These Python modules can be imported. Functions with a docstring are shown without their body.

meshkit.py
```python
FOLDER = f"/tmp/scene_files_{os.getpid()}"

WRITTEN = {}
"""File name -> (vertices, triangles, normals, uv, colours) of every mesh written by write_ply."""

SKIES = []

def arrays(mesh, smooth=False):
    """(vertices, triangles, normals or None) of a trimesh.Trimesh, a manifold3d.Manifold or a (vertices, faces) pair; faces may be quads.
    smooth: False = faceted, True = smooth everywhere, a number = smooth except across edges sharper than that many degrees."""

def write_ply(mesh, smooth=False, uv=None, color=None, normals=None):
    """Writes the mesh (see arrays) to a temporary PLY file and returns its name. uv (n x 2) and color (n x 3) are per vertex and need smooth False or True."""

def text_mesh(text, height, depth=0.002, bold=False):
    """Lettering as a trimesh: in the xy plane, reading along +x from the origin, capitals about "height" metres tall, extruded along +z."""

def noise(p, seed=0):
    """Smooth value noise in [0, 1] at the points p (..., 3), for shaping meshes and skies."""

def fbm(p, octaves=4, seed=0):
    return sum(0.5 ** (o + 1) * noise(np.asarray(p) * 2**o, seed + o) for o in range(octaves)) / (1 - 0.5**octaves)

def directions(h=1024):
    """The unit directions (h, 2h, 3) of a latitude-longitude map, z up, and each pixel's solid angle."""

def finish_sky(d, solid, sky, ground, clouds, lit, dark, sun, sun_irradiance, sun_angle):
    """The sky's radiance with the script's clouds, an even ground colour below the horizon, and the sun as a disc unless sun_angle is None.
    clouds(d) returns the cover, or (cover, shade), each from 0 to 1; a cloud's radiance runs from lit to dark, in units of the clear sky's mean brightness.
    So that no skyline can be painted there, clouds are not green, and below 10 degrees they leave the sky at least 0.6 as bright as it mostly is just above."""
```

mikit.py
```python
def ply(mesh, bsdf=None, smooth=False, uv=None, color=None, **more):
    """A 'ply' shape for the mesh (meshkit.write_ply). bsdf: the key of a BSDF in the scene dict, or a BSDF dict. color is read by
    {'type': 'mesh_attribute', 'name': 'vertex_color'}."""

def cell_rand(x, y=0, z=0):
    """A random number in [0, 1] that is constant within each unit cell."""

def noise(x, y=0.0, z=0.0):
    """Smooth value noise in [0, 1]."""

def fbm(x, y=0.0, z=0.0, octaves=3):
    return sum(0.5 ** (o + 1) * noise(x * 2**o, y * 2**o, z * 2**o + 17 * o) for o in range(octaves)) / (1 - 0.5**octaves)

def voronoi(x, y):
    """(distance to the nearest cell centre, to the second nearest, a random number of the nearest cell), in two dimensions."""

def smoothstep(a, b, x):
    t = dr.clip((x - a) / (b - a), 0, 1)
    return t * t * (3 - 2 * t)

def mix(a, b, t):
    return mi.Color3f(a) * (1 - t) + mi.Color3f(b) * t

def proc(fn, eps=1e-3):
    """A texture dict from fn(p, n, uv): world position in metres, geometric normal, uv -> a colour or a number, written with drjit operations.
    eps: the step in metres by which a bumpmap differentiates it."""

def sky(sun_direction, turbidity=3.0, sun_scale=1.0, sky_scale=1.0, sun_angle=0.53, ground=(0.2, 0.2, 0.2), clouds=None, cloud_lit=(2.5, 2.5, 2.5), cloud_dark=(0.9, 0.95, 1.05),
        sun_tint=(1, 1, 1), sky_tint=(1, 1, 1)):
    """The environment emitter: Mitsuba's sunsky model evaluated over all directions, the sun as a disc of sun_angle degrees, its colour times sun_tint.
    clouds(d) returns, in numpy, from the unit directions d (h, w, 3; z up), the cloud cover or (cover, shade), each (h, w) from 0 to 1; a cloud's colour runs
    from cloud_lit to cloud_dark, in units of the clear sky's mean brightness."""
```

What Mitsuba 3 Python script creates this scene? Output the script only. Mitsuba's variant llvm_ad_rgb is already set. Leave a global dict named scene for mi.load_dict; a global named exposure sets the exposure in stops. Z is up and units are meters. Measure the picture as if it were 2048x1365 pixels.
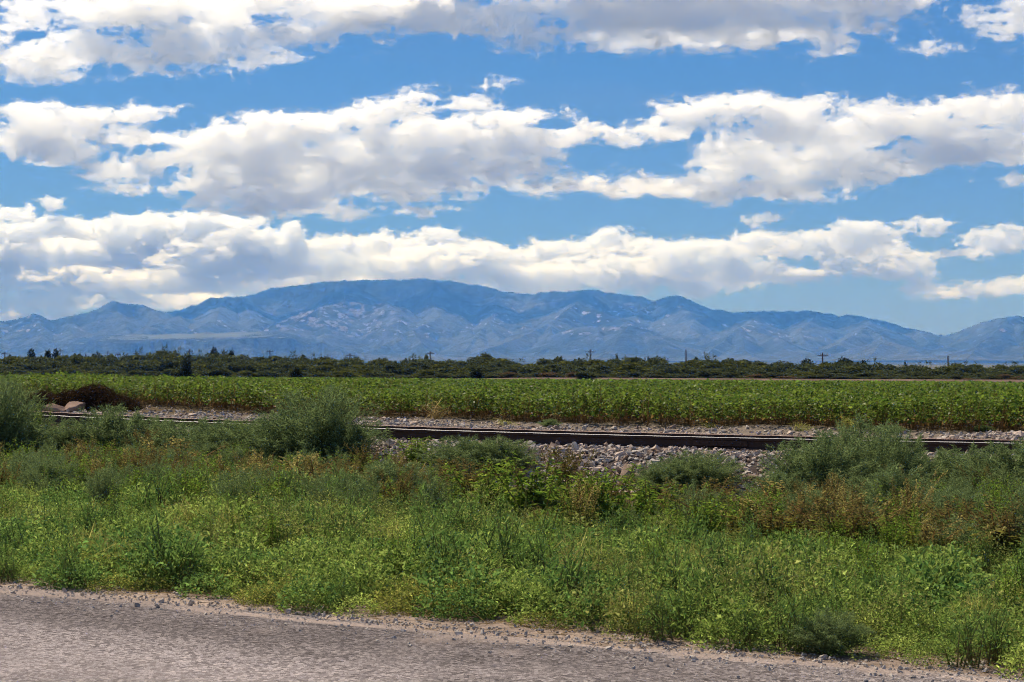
import math, random
import numpy as np
import trimesh
import drjit as dr
import mitsuba as mi
import mikit, meshkit
from mikit import noise, fbm, smoothstep, mix, cell_rand
T = mi.ScalarTransform4f

# ------------------------------------------------------------------ camera, sky, exposure
F, CX, HY, EYE = 3400.0, 1024.0, 725.0, 1.65         # focal length and horizon in photo pixels, eye height in metres
PITCH = math.atan((HY - 682.5) / F)
scene = {'camera': {'type': 'perspective', 'fov': 2 * math.degrees(math.atan(CX / F)), 'fov_axis': 'x', 'near_clip': 0.1, 'far_clip': 90000.0,
                    'to_world': T().look_at(origin=[0, 0, EYE], target=[0, math.cos(PITCH), EYE + math.sin(PITCH)], up=[0, 0, 1]),
                    'medium': {'type': 'ref', 'id': 'haze_air'}}}
SUN_AZ, SUN_EL = -32.0, 52.0                          # degrees left of the view, above the horizon
sun = [math.sin(math.radians(SUN_AZ)) * math.cos(math.radians(SUN_EL)), math.cos(math.radians(SUN_AZ)) * math.cos(math.radians(SUN_EL)), math.sin(math.radians(SUN_EL))]
def veil(d):
    "pale mist low over the horizon, and broken cloud over the rest of the sky (the clouds in view are built below as bodies)"
    e, az = np.degrees(np.arcsin(d[..., 2])), np.degrees(np.arctan2(d[..., 0], d[..., 1]))
    mist = np.exp(-np.maximum(e, 0) / 5.5) * (.5 + .3 * meshkit.fbm(d * [3, 3, 14], 4, 1))
    q = d[..., :2] / (np.maximum(d[..., 2:], 0) + .12)
    n = meshkit.fbm(np.concatenate([q * [1.1, 1.9], 0 * q[..., :1]], -1), 5, 3)
    away = np.clip(np.maximum((np.abs(az) - 21) / 6, (e - 15) / 5), 0, 1) * np.clip((np.degrees(np.arccos(np.clip(d @ np.array(sun), -1, 1))) - 9) / 8, 0, 1)
    c = away * np.clip((n - .525) / .07, 0, 1)
    s = d / np.maximum(d[..., 2:] + .25, .05)
    mist = np.maximum(mist, 0.20 * np.clip((meshkit.fbm(s * [1.6, 2.6, 1], 5, 21) - .40) / .3, 0, 1) * np.clip(1.3 - e / 60, 0, 1))
    return np.maximum(mist * (1 - c), c), np.where(c > mist, .05 + .5 * np.clip((n - .58) / .1, 0, 1), 1.0)
scene['sky_light'] = mikit.sky(sun, turbidity=2.2, sky_tint=(.125, .335, .555), sun_tint=(.94, 1.0, 1.1), clouds=veil, cloud_lit=(4.0, 3.9, 3.8), cloud_dark=(2.1, 1.85, 1.65))
exposure = 2.3
labels = {}

def at(px, py, d):
    "the point at depth d metres that photo pixel (px, py) shows"
    return np.array([(px - CX) / F * d, d, EYE + (HY - py) / F * d])
# ------------------------------------------------------------------ the corridor: u runs along road and railway (to the right and nearer), v away from the road
CU, SU = math.cos(math.radians(30)), math.sin(math.radians(30))
def world(u, v, z):
    return np.stack(np.broadcast_arrays(CU * np.asarray(u, float) + SU * np.asarray(v, float), -SU * np.asarray(u, float) + CU * np.asarray(v, float), z), -1)
def bend(u):
    a = np.abs(np.asarray(u, float) + 12)
    return np.where(a < 24, .007 * a * a, .007 * 576 + (a - 24) * .336 * np.exp(-np.maximum(a - 24, 0) / 14))
def sstep(a, b, x):
    t = np.clip((np.asarray(x, float) - a) / (b - a), 0, 1); return t * t * (3 - 2 * t)
def across(u, v):
    "distance across the railway corridor, following its bend"
    return v - bend(u) * sstep(14, 23, v)
def rise(u):
    return .00026 * np.minimum(np.abs(np.asarray(u) + 12), 30) ** 2
PROFILE = [(-400, -.6), (-30, -.05), (-8, 0), (9.2, 0), (9.7, -.03), (12, -.09), (17, -.24), (21.5, -.31), (22.9, -.28), (24.3, .20), (24.7, .245), (27.6, .22), (28.3, .17), (29.6, .05), (31, .10), (33.2, .20), (34, .25),
           (60, .02), (188, -1.30), (191, -1.33), (215, -1.5), (260, -1.9), (600, -3.2), (3000, -6), (12000, -14)]
def ground_z(u, v):
    c = across(u, v)
    z = np.interp(c, *zip(*PROFILE)) + rise(u) * sstep(22.5, 24.5, c) * sstep(60, 34, c)
    z = z + .26 * np.exp(-((np.asarray(u) + 7.6) / 1.5) ** 2 - ((c - 30.6) / .9) ** 2) + .10 * np.exp(-((np.asarray(u) + 22) / 3.5) ** 2 - ((c - 31.3) / 1.) ** 2)
    z = z + (.10 + .86 * sstep(-150, -112, u)) * sstep(189.5, 193, v) * sstep(212, 200, v)
    p = np.stack(np.broadcast_arrays(u, v, 0 * z), -1)
    soft = sstep(9.8, 13, c) * (1 - .7 * sstep(22.5, 23.2, c) * sstep(33.8, 33, c))
    return z + (meshkit.fbm(p / 1.7, 3, 11) - .5) * .16 * soft * sstep(400, 100, c)
def spot(px, py):
    "the (u, v) on the ground that photo pixel (px, py) shows"
    lo, hi = 6.0, 900.0
    for _ in range(60):
        d = math.sqrt(lo * hi); x = (px - CX) / F * d
        u, v = CU * x - SU * d, SU * x + CU * d
        if EYE + (HY - py) / F * d > float(ground_z(u, v)): lo = d
        else: hi = d
    return u, v, d

def rgb(*c): return {'type': 'rgb', 'value': list(c)}
VC = {'type': 'mesh_attribute', 'name': 'vertex_color'}
scene['leaf_skin'] = {'type': 'principledthin', 'base_color': VC, 'roughness': .38, 'diff_trans': .95, 'eta': 1.45}
scene['matt_leaf_skin'] = {'type': 'principledthin', 'base_color': VC, 'roughness': .7, 'diff_trans': .8, 'eta': 1.3}
scene['stem_skin'] = {'type': 'twosided', 'bsdf': {'type': 'diffuse', 'reflectance': VC}}

# ground, road
def ground_colour(p, n, uv):
    u, v = CU * p.x - SU * p.y, SU * p.x + CU * p.y
    a, b, c = fbm(p.x / 3, p.y / 3, 0, 3), fbm(p.x * 6, p.y * 6, 3, 2), noise(p.x * 45, p.y * 45, 1)
    dirt = mix([.15, .115, .095], [.33, .265, .215], a) * (.45 + .6 * b + .55 * c)
    soil = mix([.05, .038, .026], [.10, .075, .05], b)
    col = mix(dirt, soil, smoothstep(9.3, 10.2, v) * smoothstep(23.2, 22.4, v))
    col = mix(col, mi.Color3f(.075, .06, .055) * (.6 + .8 * c * b), smoothstep(22.4, 23.2, v) * smoothstep(27.5, 26.8, v))
    col = mix(col, mi.Color3f(.22, .185, .15) * (.5 + .8 * c * b), smoothstep(26.8, 27.4, v) * smoothstep(36, 35, v))
    crop = smoothstep(34.5, 35.5, v) * smoothstep(190, 186, v)
    col = mix(col, mi.Color3f(.09, .07, .045), crop)
    col = mix(col, mix([.11, .078, .062], [.21, .15, .12], mi.Color3f(a)) * (.7 + .4 * b), smoothstep(188.5, 190, v))
    far = smoothstep(200, 216, v)
    bush = smoothstep(.40, .55, fbm(p.x / 60, p.y / 25, 4, 4))
    return mix(col, mix([.20, .18, .12], [.05, .065, .035], mi.Color3f(bush)), far)
scene['valley_earth'] = {'type': 'diffuse', 'reflectance': mikit.proc(ground_colour)}
def sheet(us, vs, zf):
    U, V = np.meshgrid(us, vs, indexing='ij')
    w = world(U, V, zf(U, V)).reshape(-1, 3)
    n, m = len(us), len(vs)
    i, j = np.meshgrid(np.arange(n - 1), np.arange(m - 1), indexing='ij')
    return w, np.stack([i * m + j, (i + 1) * m + j, (i + 1) * m + j + 1, i * m + j + 1], -1).reshape(-1, 4)
us = np.concatenate([-np.geomspace(14000, 62, 40), np.arange(-60, 12, .3), np.geomspace(13, 9000, 26)])
vs = np.concatenate([[-400, -100, -30, -8], np.arange(0, 9, 1.), np.arange(9, 38, .16), np.arange(38, 64, 1.), np.geomspace(64, 186, 14), np.arange(188, 216, 1.5), np.geomspace(217, 11000, 40)])
scene['ground'] = mikit.ply(sheet(us, vs, ground_z), 'valley_earth', smooth=True)
labels['ground'] = {'label': 'flat valley floor of dirt, soil and scrub', 'kind': 'structure'}

def road_colour(p, n, uv):
    u, v = CU * p.x - SU * p.y, SU * p.x + CU * p.y
    d1, d2, k = mikit.voronoi(p.x * 44, p.y * 44)
    e1, e2, k2 = mikit.voronoi(p.x * 24 + 5, p.y * 24)
    a, w = fbm(u / 2.5, v / .5, 0, 3), fbm(p.x * 2, p.y * 2, 7, 3)
    big = fbm(u / 4.0, v / 1.2, 11.0, 3)
    chip = mix([.165, .142, .136], [.49, .43, .408], mi.Color3f(k)) * (.68 + .38 * smoothstep(.02, .25, d2 - d1))
    chip = mix(chip, mi.Color3f(.56, .49, .45), smoothstep(.88, .90, k2) * smoothstep(.35, .2, e1))
    chip = chip * (.72 + .50 * a) * (.85 + .3 * w) * (.84 + .32 * big)
    polish = smoothstep(.75, .1, dr.abs(v - 6.6)) * .22
    chip = mix(chip, mi.Color3f(.41, .355, .335) * (.8 + .4 * w), polish)
    chip = chip * (1 - .16 * smoothstep(.58, .72, fbm(u / .7, v / .35, 3.0, 3)) * smoothstep(.45, .62, w))
    chip = chip * (1 - .32 * smoothstep(7.7, 8.3, v + .5 * w) * smoothstep(8.9, 8.6, v))
    lane = smoothstep(.085, .03, dr.abs(v - 8.70 - .22 * (fbm(u / 1.4, 1.0, 3.0, 3) - .5))) * smoothstep(.32, .5, fbm(u / .9, 4.0, 0.0, 3))
    chip = mix(chip, mi.Color3f(.46, .37, .31), lane * .8)
    return mix(chip, mi.Color3f(.36, .29, .245) * (.8 + .3 * w), smoothstep(.42, .68, w + .5 * smoothstep(8.4, 9.0, v) - .25) * smoothstep(7.8, 8.8, v) * .85)
scene['chip_seal'] = {'type': 'bumpmap', 'bump': {'type': 'diffuse', 'reflectance': mikit.proc(road_colour)},
                      'arbitrary': mikit.proc(lambda p, n, uv: .012 * mikit.voronoi(p.x * 55, p.y * 55)[0] + .02 * noise(p.x * 8, p.y * 8, 2), eps=2e-3), 'scale': -1.0}
def road_mesh():
    u = np.concatenate([-np.geomspace(900, 32, 12), np.arange(-30, 12, .06), np.geomspace(13, 600, 10)])
    e = 8.85 + (meshkit.fbm(np.stack([u / 1.6, 0 * u, 0 * u], -1), 4, 5) - .5) * .55
    t = np.array([-8.0, -2, 4, 7, 8.3, 8.8, 1e9])
    U = np.repeat(u[:, None], len(t), 1); V = np.where(t > 1e8, e[:, None], np.minimum(t[None], e[:, None] - .05))
    z = ground_z(U, V) + np.where(t > 1e8, .006, .022)
    w = world(U, V, z).reshape(-1, 3); n, m = len(u), len(t)
    i, j = np.meshgrid(np.arange(n - 1), np.arange(m - 1), indexing='ij')
    return w, np.stack([i * m + j, (i + 1) * m + j, (i + 1) * m + j + 1, i * m + j + 1], -1).reshape(-1, 4)
scene['road'] = mikit.ply(road_mesh(), 'chip_seal', smooth=True)
labels['road'] = {'label': 'worn grey chip seal road with a crumbling dusty edge', 'kind': 'structure'}

# ------------------------------------------------------------------ railway track
scene['rail_steel'] = {'type': 'principled', 'base_color': mikit.proc(lambda p, n, uv: mix([.030, .018, .014], [.060, .034, .025], fbm(p.x * 9, p.y * 9, p.z * 30, 3))), 'roughness': .75, 'specular': .3}
scene['polished_steel'] = {'type': 'principled', 'base_color': rgb(.36, .36, .36), 'metallic': .5, 'roughness': .7, 'specular': .3}
scene['dull_steel'] = {'type': 'principled', 'base_color': rgb(.22, .13, .10), 'roughness': .7, 'specular': .3}
scene['tie_timber'] = {'type': 'diffuse', 'reflectance': mikit.proc(lambda p, n, uv: mix([.05, .038, .03], [.15, .12, .10], fbm((CU * p.x - SU * p.y) * 40, (SU * p.x + CU * p.y) * 3, p.z * 40, 3)))}
RAIL_V, RAIL_Z = 25.2, .45
def track_z(u): return RAIL_Z + rise(u)
def rail_mesh(prof, v0, dz, u0, u1, n):
    u = np.linspace(u0, u1, n); prof = np.array(prof); k = len(prof)
    U = np.repeat(u[:, None], k, 1)
    w = world(U, v0 + bend(U) + prof[None, :, 0], track_z(U) + dz + prof[None, :, 1])
    i, j = np.meshgrid(np.arange(n - 1), np.arange(k), indexing='ij')
    q = np.stack([i * k + j, (i + 1) * k + j, (i + 1) * k + (j + 1) % k, i * k + (j + 1) % k], -1).reshape(-1, 4)
    return w.reshape(-1, 3), q[:, ::-1]
BODY = [(-.07, -.18), (.07, -.18), (.07, -.168), (.018, -.15), (.009, -.14), (.009, -.055), (.034, -.042), (.036, -.012), (.0355, -.0035), (-.0355, -.0035), (-.036, -.012), (-.034, -.042), (-.009, -.055), (-.009, -.14), (-.018, -.15), (-.07, -.168)]
HEAD = [(-.0355, -.0035), (.0355, -.0035), (.029, .001), (.012, .0026), (-.012, .0026), (-.029, .001)]
scene_ids = {}
def numbered(k):
    n = scene_ids.get(k, 0); scene_ids[k] = n + 1
    return k if n == 0 else f'{k}_{n:03d}'
labels['railway_track'] = {'label': 'rusty railway track with shiny rail heads on its stone ballast', 'category': 'railway track'}
for v0, dz in ((RAIL_V, 0), (RAIL_V + 1.5, -.022)):
    k = numbered('railway_track__rail')
    scene[k] = mikit.ply(rail_mesh(BODY, v0, dz, -90, 20, 180), 'rail_steel', smooth=35)
    scene[k + '__running_surface'] = mikit.ply(rail_mesh(HEAD, v0, dz, -90, 20, 180), 'dull_steel' if dz else 'polished_steel', smooth=35)
rng = np.random.default_rng(12)
def rbox(l, w, h, r=.008):
    b = trimesh.creation.box((l, w, h)); b = b.subdivide(); b = trimesh.Trimesh(b.vertices + rng.normal(0, r * .5, b.vertices.shape) * [1, .4, .3], b.faces, process=False); return b
ties = [rbox(.22, 2.6, .17) for _ in range(4)]
def frame(u, v, z, turn=0.):
    sl = float(bend(u + .01) - bend(u - .01)) / .02
    m = np.eye(4); a = math.atan2(-SU + CU * sl, CU + SU * sl) + turn
    m[:2, 0] = [math.cos(a), math.sin(a)]; m[:2, 1] = [-math.sin(a), math.cos(a)]; m[:3, 3] = world(u, v, z)
    return m
bolt = trimesh.creation.cylinder(.016, .03, sections=8)
tie_ply = [mikit.ply(t, 'tie_timber', smooth=30) for t in ties]
plate_ply = mikit.ply(trimesh.creation.box((.19, .34, .016)), 'rail_steel')
spike_ply = mikit.ply(trimesh.creation.icosphere(1, .018), 'rail_steel', smooth=True)
for i, u in enumerate(np.arange(-37, 1, .53)):
    k = numbered('railway_track__sleeper')
    uu = u + rng.normal(0, .02)
    m = frame(uu, RAIL_V + .75 + bend(uu) + rng.normal(0, .02), float(track_z(uu)) - .18 - .085 - .014 + rng.normal(0, .003), rng.normal(0, .01))
    scene[k] = {**tie_ply[i % 4], 'to_world': T(m)}
    if -26 < u < -5:
        scene[k + '__tie_plate'] = {**plate_ply, 'to_world': T(frame(uu, RAIL_V + bend(uu), float(track_z(uu)) - .187))}
        scene[k + '__spike'] = {**spike_ply, 'to_world': T(frame(uu + .05, RAIL_V - .088 + bend(uu), float(track_z(uu)) - .166))}
uj = -10.7
bar = rbox(.92, .035, .085, .002)
scene['railway_track__joint_bar'] = mikit.ply(bar, 'rail_steel', to_world=T(frame(uj, RAIL_V - .03 + float(bend(uj)), float(track_z(uj)) - .094)))
for q in (-.36, -.2, -.06, .06, .2, .36):
    b = bolt.copy(); b.apply_transform(trimesh.transformations.rotation_matrix(math.pi / 2, [1, 0, 0]))
    scene[numbered('railway_track__joint_bar__bolt')] = mikit.ply(b, 'rail_steel', to_world=T(frame(uj + q, RAIL_V - .055 + float(bend(uj)), float(track_z(uj)) - .094)))

# ------------------------------------------------------------------ ballast stones
STONES = []
for i in range(8):
    r = np.random.default_rng(100 + i)
    pts = r.normal(0, 1, (11, 3)); pts /= np.linalg.norm(pts, axis=1, keepdims=True); pts *= r.uniform(.8, 1.1, (11, 1)) * [1.15, .9, .68]
    STONES.append(trimesh.convex.convex_hull(pts))
def stone_skin(name, a, b):
    scene[name] = {'type': 'diffuse', 'reflectance': mikit.proc(lambda p, n, uv: mix(a, b, cell_rand(p.x * 17, p.y * 17, p.z * 23) * .45 + .55 * fbm(p.x * 38, p.y * 38, p.z * 38, 2)))}
stone_skin('stone_grey', [.20, .18, .158], [.54, .49, .435]); stone_skin('stone_tan', [.30, .232, .185], [.60, .495, .41]); stone_skin('stone_rust', [.17, .12, .09], [.36, .275, .215])
def heap(n, u0, u1, c0, c1, size, seed, keep=None):
    r = np.random.default_rng(seed); u = r.uniform(u0, u1, n); c = r.uniform(c0, c1, n); v = c + bend(u)
    s = size * np.exp(r.normal(-.05, .42, n))
    ok = np.ones(n, bool) if keep is None else keep(u, c, r)
    return np.stack([u, v, c, s], 1)[ok]
lays = np.vstack([heap(15500, -25, 0, 22.5, 25.1, .040, 1, lambda u, c, r: (c < 24.7) | (r.random(len(u)) < .45)), heap(9500, -40, 0, 27.0, 30.0, .038, 2, lambda u, c, r: r.random(len(u)) < .9), heap(12500, -42, 0, 29.3, 33.8, .037, 3, lambda u, c, r: r.random(len(u)) < np.clip(1.15 - np.abs(c - 31.) * .3, .12, 1)),
                  heap(3000, -30, -2, 25.35, 26.6, .032, 4), heap(1500, -9.8, -4, 29.6, 31.6, .045, 5)])
def turn(r):
    q = r.normal(0, 1, 4); q /= np.linalg.norm(q); return trimesh.transformations.quaternion_matrix(q)
rs = np.random.default_rng(77)
gz = ground_z(lays[:, 0], lays[:, 1])
wp = world(lays[:, 0], lays[:, 1], gz + lays[:, 3] * .25)
near_edge = (lays[:, 2] < 24.9) & (wp[:, 0] / wp[:, 1] > -.02) & (wp[:, 0] / wp[:, 1] < .31)
big = np.argsort(-(lays[:, 3] / wp[:, 1]) * near_edge)[:300]
stone_ply = [[mikit.ply(s, b) for b in ('stone_grey', 'stone_tan', 'stone_rust')] for s in STONES]
bulk = {'stone_grey': [], 'stone_tan': [], 'stone_rust': []}
isbig = np.zeros(len(lays), bool); isbig[big] = True
labels['ballast_bed'] = {'label': 'loose grey and tan ballast stones banked along the railway track', 'kind': 'structure'}
for i in range(len(lays)):
    m = turn(rs) if rs.random() < .5 else trimesh.transformations.rotation_matrix(rs.uniform(0, 6.28), [0, 0, 1]) @ trimesh.transformations.rotation_matrix(rs.normal(0, .3), [1, 0, 0])
    m[:3, :3] *= lays[i, 3]; m[:3, 3] = wp[i]
    t = rs.choice(3, p=[.5, .33, .17]); k = rs.integers(8)
    if isbig[i]: scene[numbered('ballast_bed__stone')] = {**stone_ply[k][t], 'to_world': T(m)}
    else: bulk[list(bulk)[t]].append((k, m))
def join(pairs, meshes):
    V, Fc, at_ = [], [], 0
    for k, m in pairs:
        v = meshes[k].vertices @ m[:3, :3].T + m[:3, 3]
        V.append(v); Fc.append(meshes[k].faces + at_); at_ += len(v)
    return np.vstack(V), np.vstack(Fc)
for b, prs in bulk.items():
    k = 'ballast_bed__loose_' + {'stone_grey': 'grey', 'stone_tan': 'tan', 'stone_rust': 'rusty'}[b] + '_stones'
    scene[k] = mikit.ply(join(prs, STONES), b); labels[k] = {'kind': 'stuff'}
g = heap(17000, -16, 1, 8.1, 10.0, .009, 9, lambda u, c, r: r.random(len(u)) < np.exp(-((c - 8.9) / .42) ** 2))
prs = []
for u, v, c, s in g:
    m = turn(rs); m[:3, :3] *= s; m[:3, 3] = world(u, c, float(ground_z(u, c)) + (.02 if c < 8.9 else 0) + s * .2); prs.append((rs.integers(8), m))
scene['roadside_gravel'] = mikit.ply(join(prs, STONES), 'stone_grey'); labels['roadside_gravel'] = {'label': 'small loose gravel scattered along the road edge', 'kind': 'stuff'}
# ------------------------------------------------------------------ plants: leaf by leaf
def unit(a): return a / np.maximum(np.linalg.norm(a, axis=-1, keepdims=True), 1e-9)
class Growth:
    def __init__(s): s.v, s.f, s.c, s.n = [], [], [], 0
    def put(s, v, f, c):
        s.v.append(v.reshape(-1, 3)); s.f.append(f + s.n); s.c.append(c.reshape(-1, 3)); s.n += v.size // 3
    def leaves(s, p, d, up, L, W, col, fold=.18):
        "n leaves from p along d, each a folded diamond"
        n = len(p); d = unit(d); side = unit(np.cross(d, up)); nrm = np.cross(side, d)
        L, W = (np.broadcast_to(np.asarray(x, float), (n,))[:, None] for x in (L, W))
        v = np.stack([p, p + d * L * .45 + side * W * .5 + nrm * W * fold, p + d * L - nrm * L * .12, p + d * L * .45 - side * W * .5 + nrm * W * fold], 1)
        f = (np.arange(n) * 4)[:, None, None] + np.array([[0, 1, 2], [0, 2, 3]])
        s.put(v, f.reshape(-1, 3), np.repeat(col[:, None], 4, 1))
    def blades(s, p, d, L, W, col, curl=0.):
        "n thin blades, one triangle each"
        n = len(p); d = unit(d); L, W = (np.broadcast_to(np.asarray(x, float), (n,))[:, None] for x in (L, W))
        side = unit(np.cross(d, RG.normal(0, 1, (n, 3))))
        v = np.stack([p - side * W * .5, p + side * W * .5, p + d * L + [0, 0, -1] * L * curl], 1)
        s.put(v, np.arange(3 * n).reshape(-1, 3), np.repeat(col[:, None], 3, 1))
    def stem(s, a, b, r, col):
        "a thin three-sided tapering stem"
        d = unit(b - a); x = unit(np.cross(d, [.3, .2, .9])); y = np.cross(d, x); ang = np.arange(3) * 2.094
        ring = np.cos(ang)[:, None] * x + np.sin(ang)[:, None] * y
        v = np.vstack([a + ring * r, b + ring * r * .45]); f = np.array([[0, 1, 4], [0, 4, 3], [1, 2, 5], [1, 5, 4], [2, 0, 3], [2, 3, 5]])
        s.put(v, f, np.tile(col, (6, 1)))
    def size(s):
        v = np.vstack(s.v); r = np.hypot(v[:, 0], v[:, 1])
        return 2 * np.percentile(r, 93), np.percentile(v[:, 2], 98.5)
    def ply(s, skin): return mikit.ply((np.vstack(s.v), np.vstack(s.f)), skin, color=np.clip(np.vstack(s.c) * [1.82, 1.76, 1.38], 0, 1))
def tint(n, a, b, j=.30):
    t = RG.random((n, 1)); return (np.array(a) * (1 - t) + np.array(b) * t) * np.exp(RG.normal(0, j, (n, 1)))
RG = np.random.default_rng(4)
def sph(n, zmin=-1.):
    d = unit(RG.normal(0, 1, (n, 3))); d[:, 2] = np.where(d[:, 2] < zmin, -d[:, 2], d[:, 2]); return d

def kochia(n_stem=62, per=70, R=.62, H=1.0, a=(.056, .088, .042), b=(.115, .152, .078), w=.010, L=.075):
    g = Growth()
    for i in range(n_stem):
        th, ph = RG.uniform(0, 1) ** .75 * 1.25, RG.uniform(0, 6.283)
        top = np.array([math.sin(th) * math.cos(ph) * R, math.sin(th) * math.sin(ph) * R, H * max(math.cos(th), .12) ** .8]) * RG.uniform(.62, 1.06)
        base = RG.normal(0, .05, 3) * [1, 1, 0]
        ctrl = base + (top - base) * .5 + [0, 0, .10 * H]
        t = RG.uniform(.12, 1, per) ** .8
        p = ((1 - t) ** 2)[:, None] * base + (2 * t * (1 - t))[:, None] * ctrl + (t ** 2)[:, None] * top
        p += RG.normal(0, .068, (per, 3)) * (1.15 - t)[:, None]
        d = unit(2 * (1 - t)[:, None] * (ctrl - base) + 2 * t[:, None] * (top - ctrl)) * .75 + RG.normal(0, .5, (per, 3))
        c = tint(per, a, b)
        g.blades(p, d, L * RG.uniform(.6, 1.3, per), w * RG.uniform(.7, 1.2, per), c, .1)
        g.stem(base, ctrl, .006, (.09, .085, .045)); g.stem(ctrl, top, .004, (.09, .11, .05))
    return g
def dock(n_stem=16, R=.40, H=.75, red=1.):
    g = Growth()
    for i in range(n_stem):
        th, ph = abs(RG.normal(0, .42)), RG.uniform(0, 6.283)
        top = np.array([math.sin(th) * math.cos(ph) * R * 1.3, math.sin(th) * math.sin(ph) * R * 1.3, H * RG.uniform(.7, 1.08)])
        base = RG.normal(0, .08, 3) * [1, 1, 0]; ctrl = base * .4 + top * .6 + [0, 0, .1 * H]
        g.stem(base, ctrl, .006, (.13, .08, .045)); g.stem(ctrl, top, .004, (.16, .09, .05))
        n = 34; t = RG.uniform(.1, .7, n); p = base + (top - base) * t[:, None] + RG.normal(0, .035, (n, 3))
        g.leaves(p, sph(n) * [1, 1, .5] + [0, 0, .15], RG.normal(0, .35, (n, 3)) + [0, 0, 1], RG.uniform(.035, .075, n), RG.uniform(.016, .03, n), tint(n, (.07, .10, .022), (.15, .135, .035), .25))
        n = 80; t = RG.uniform(.5, 1.05, n); p = base + (top - base) * t[:, None] + RG.normal(0, .022, (n, 3)) * (1.2 - t * .5)[:, None]
        cc = tint(n, (.052, .058, .022), (.108, .082, .036), .28) if RG.random() < red else tint(n, (.15, .14, .05), (.22, .19, .09), .2)
        g.leaves(p, RG.normal(0, .6, (n, 3)) + unit(top - base), RG.normal(0, 1, (n, 3)), RG.uniform(.018, .04, n), RG.uniform(.010, .02, n), cc)
    return g
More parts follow.
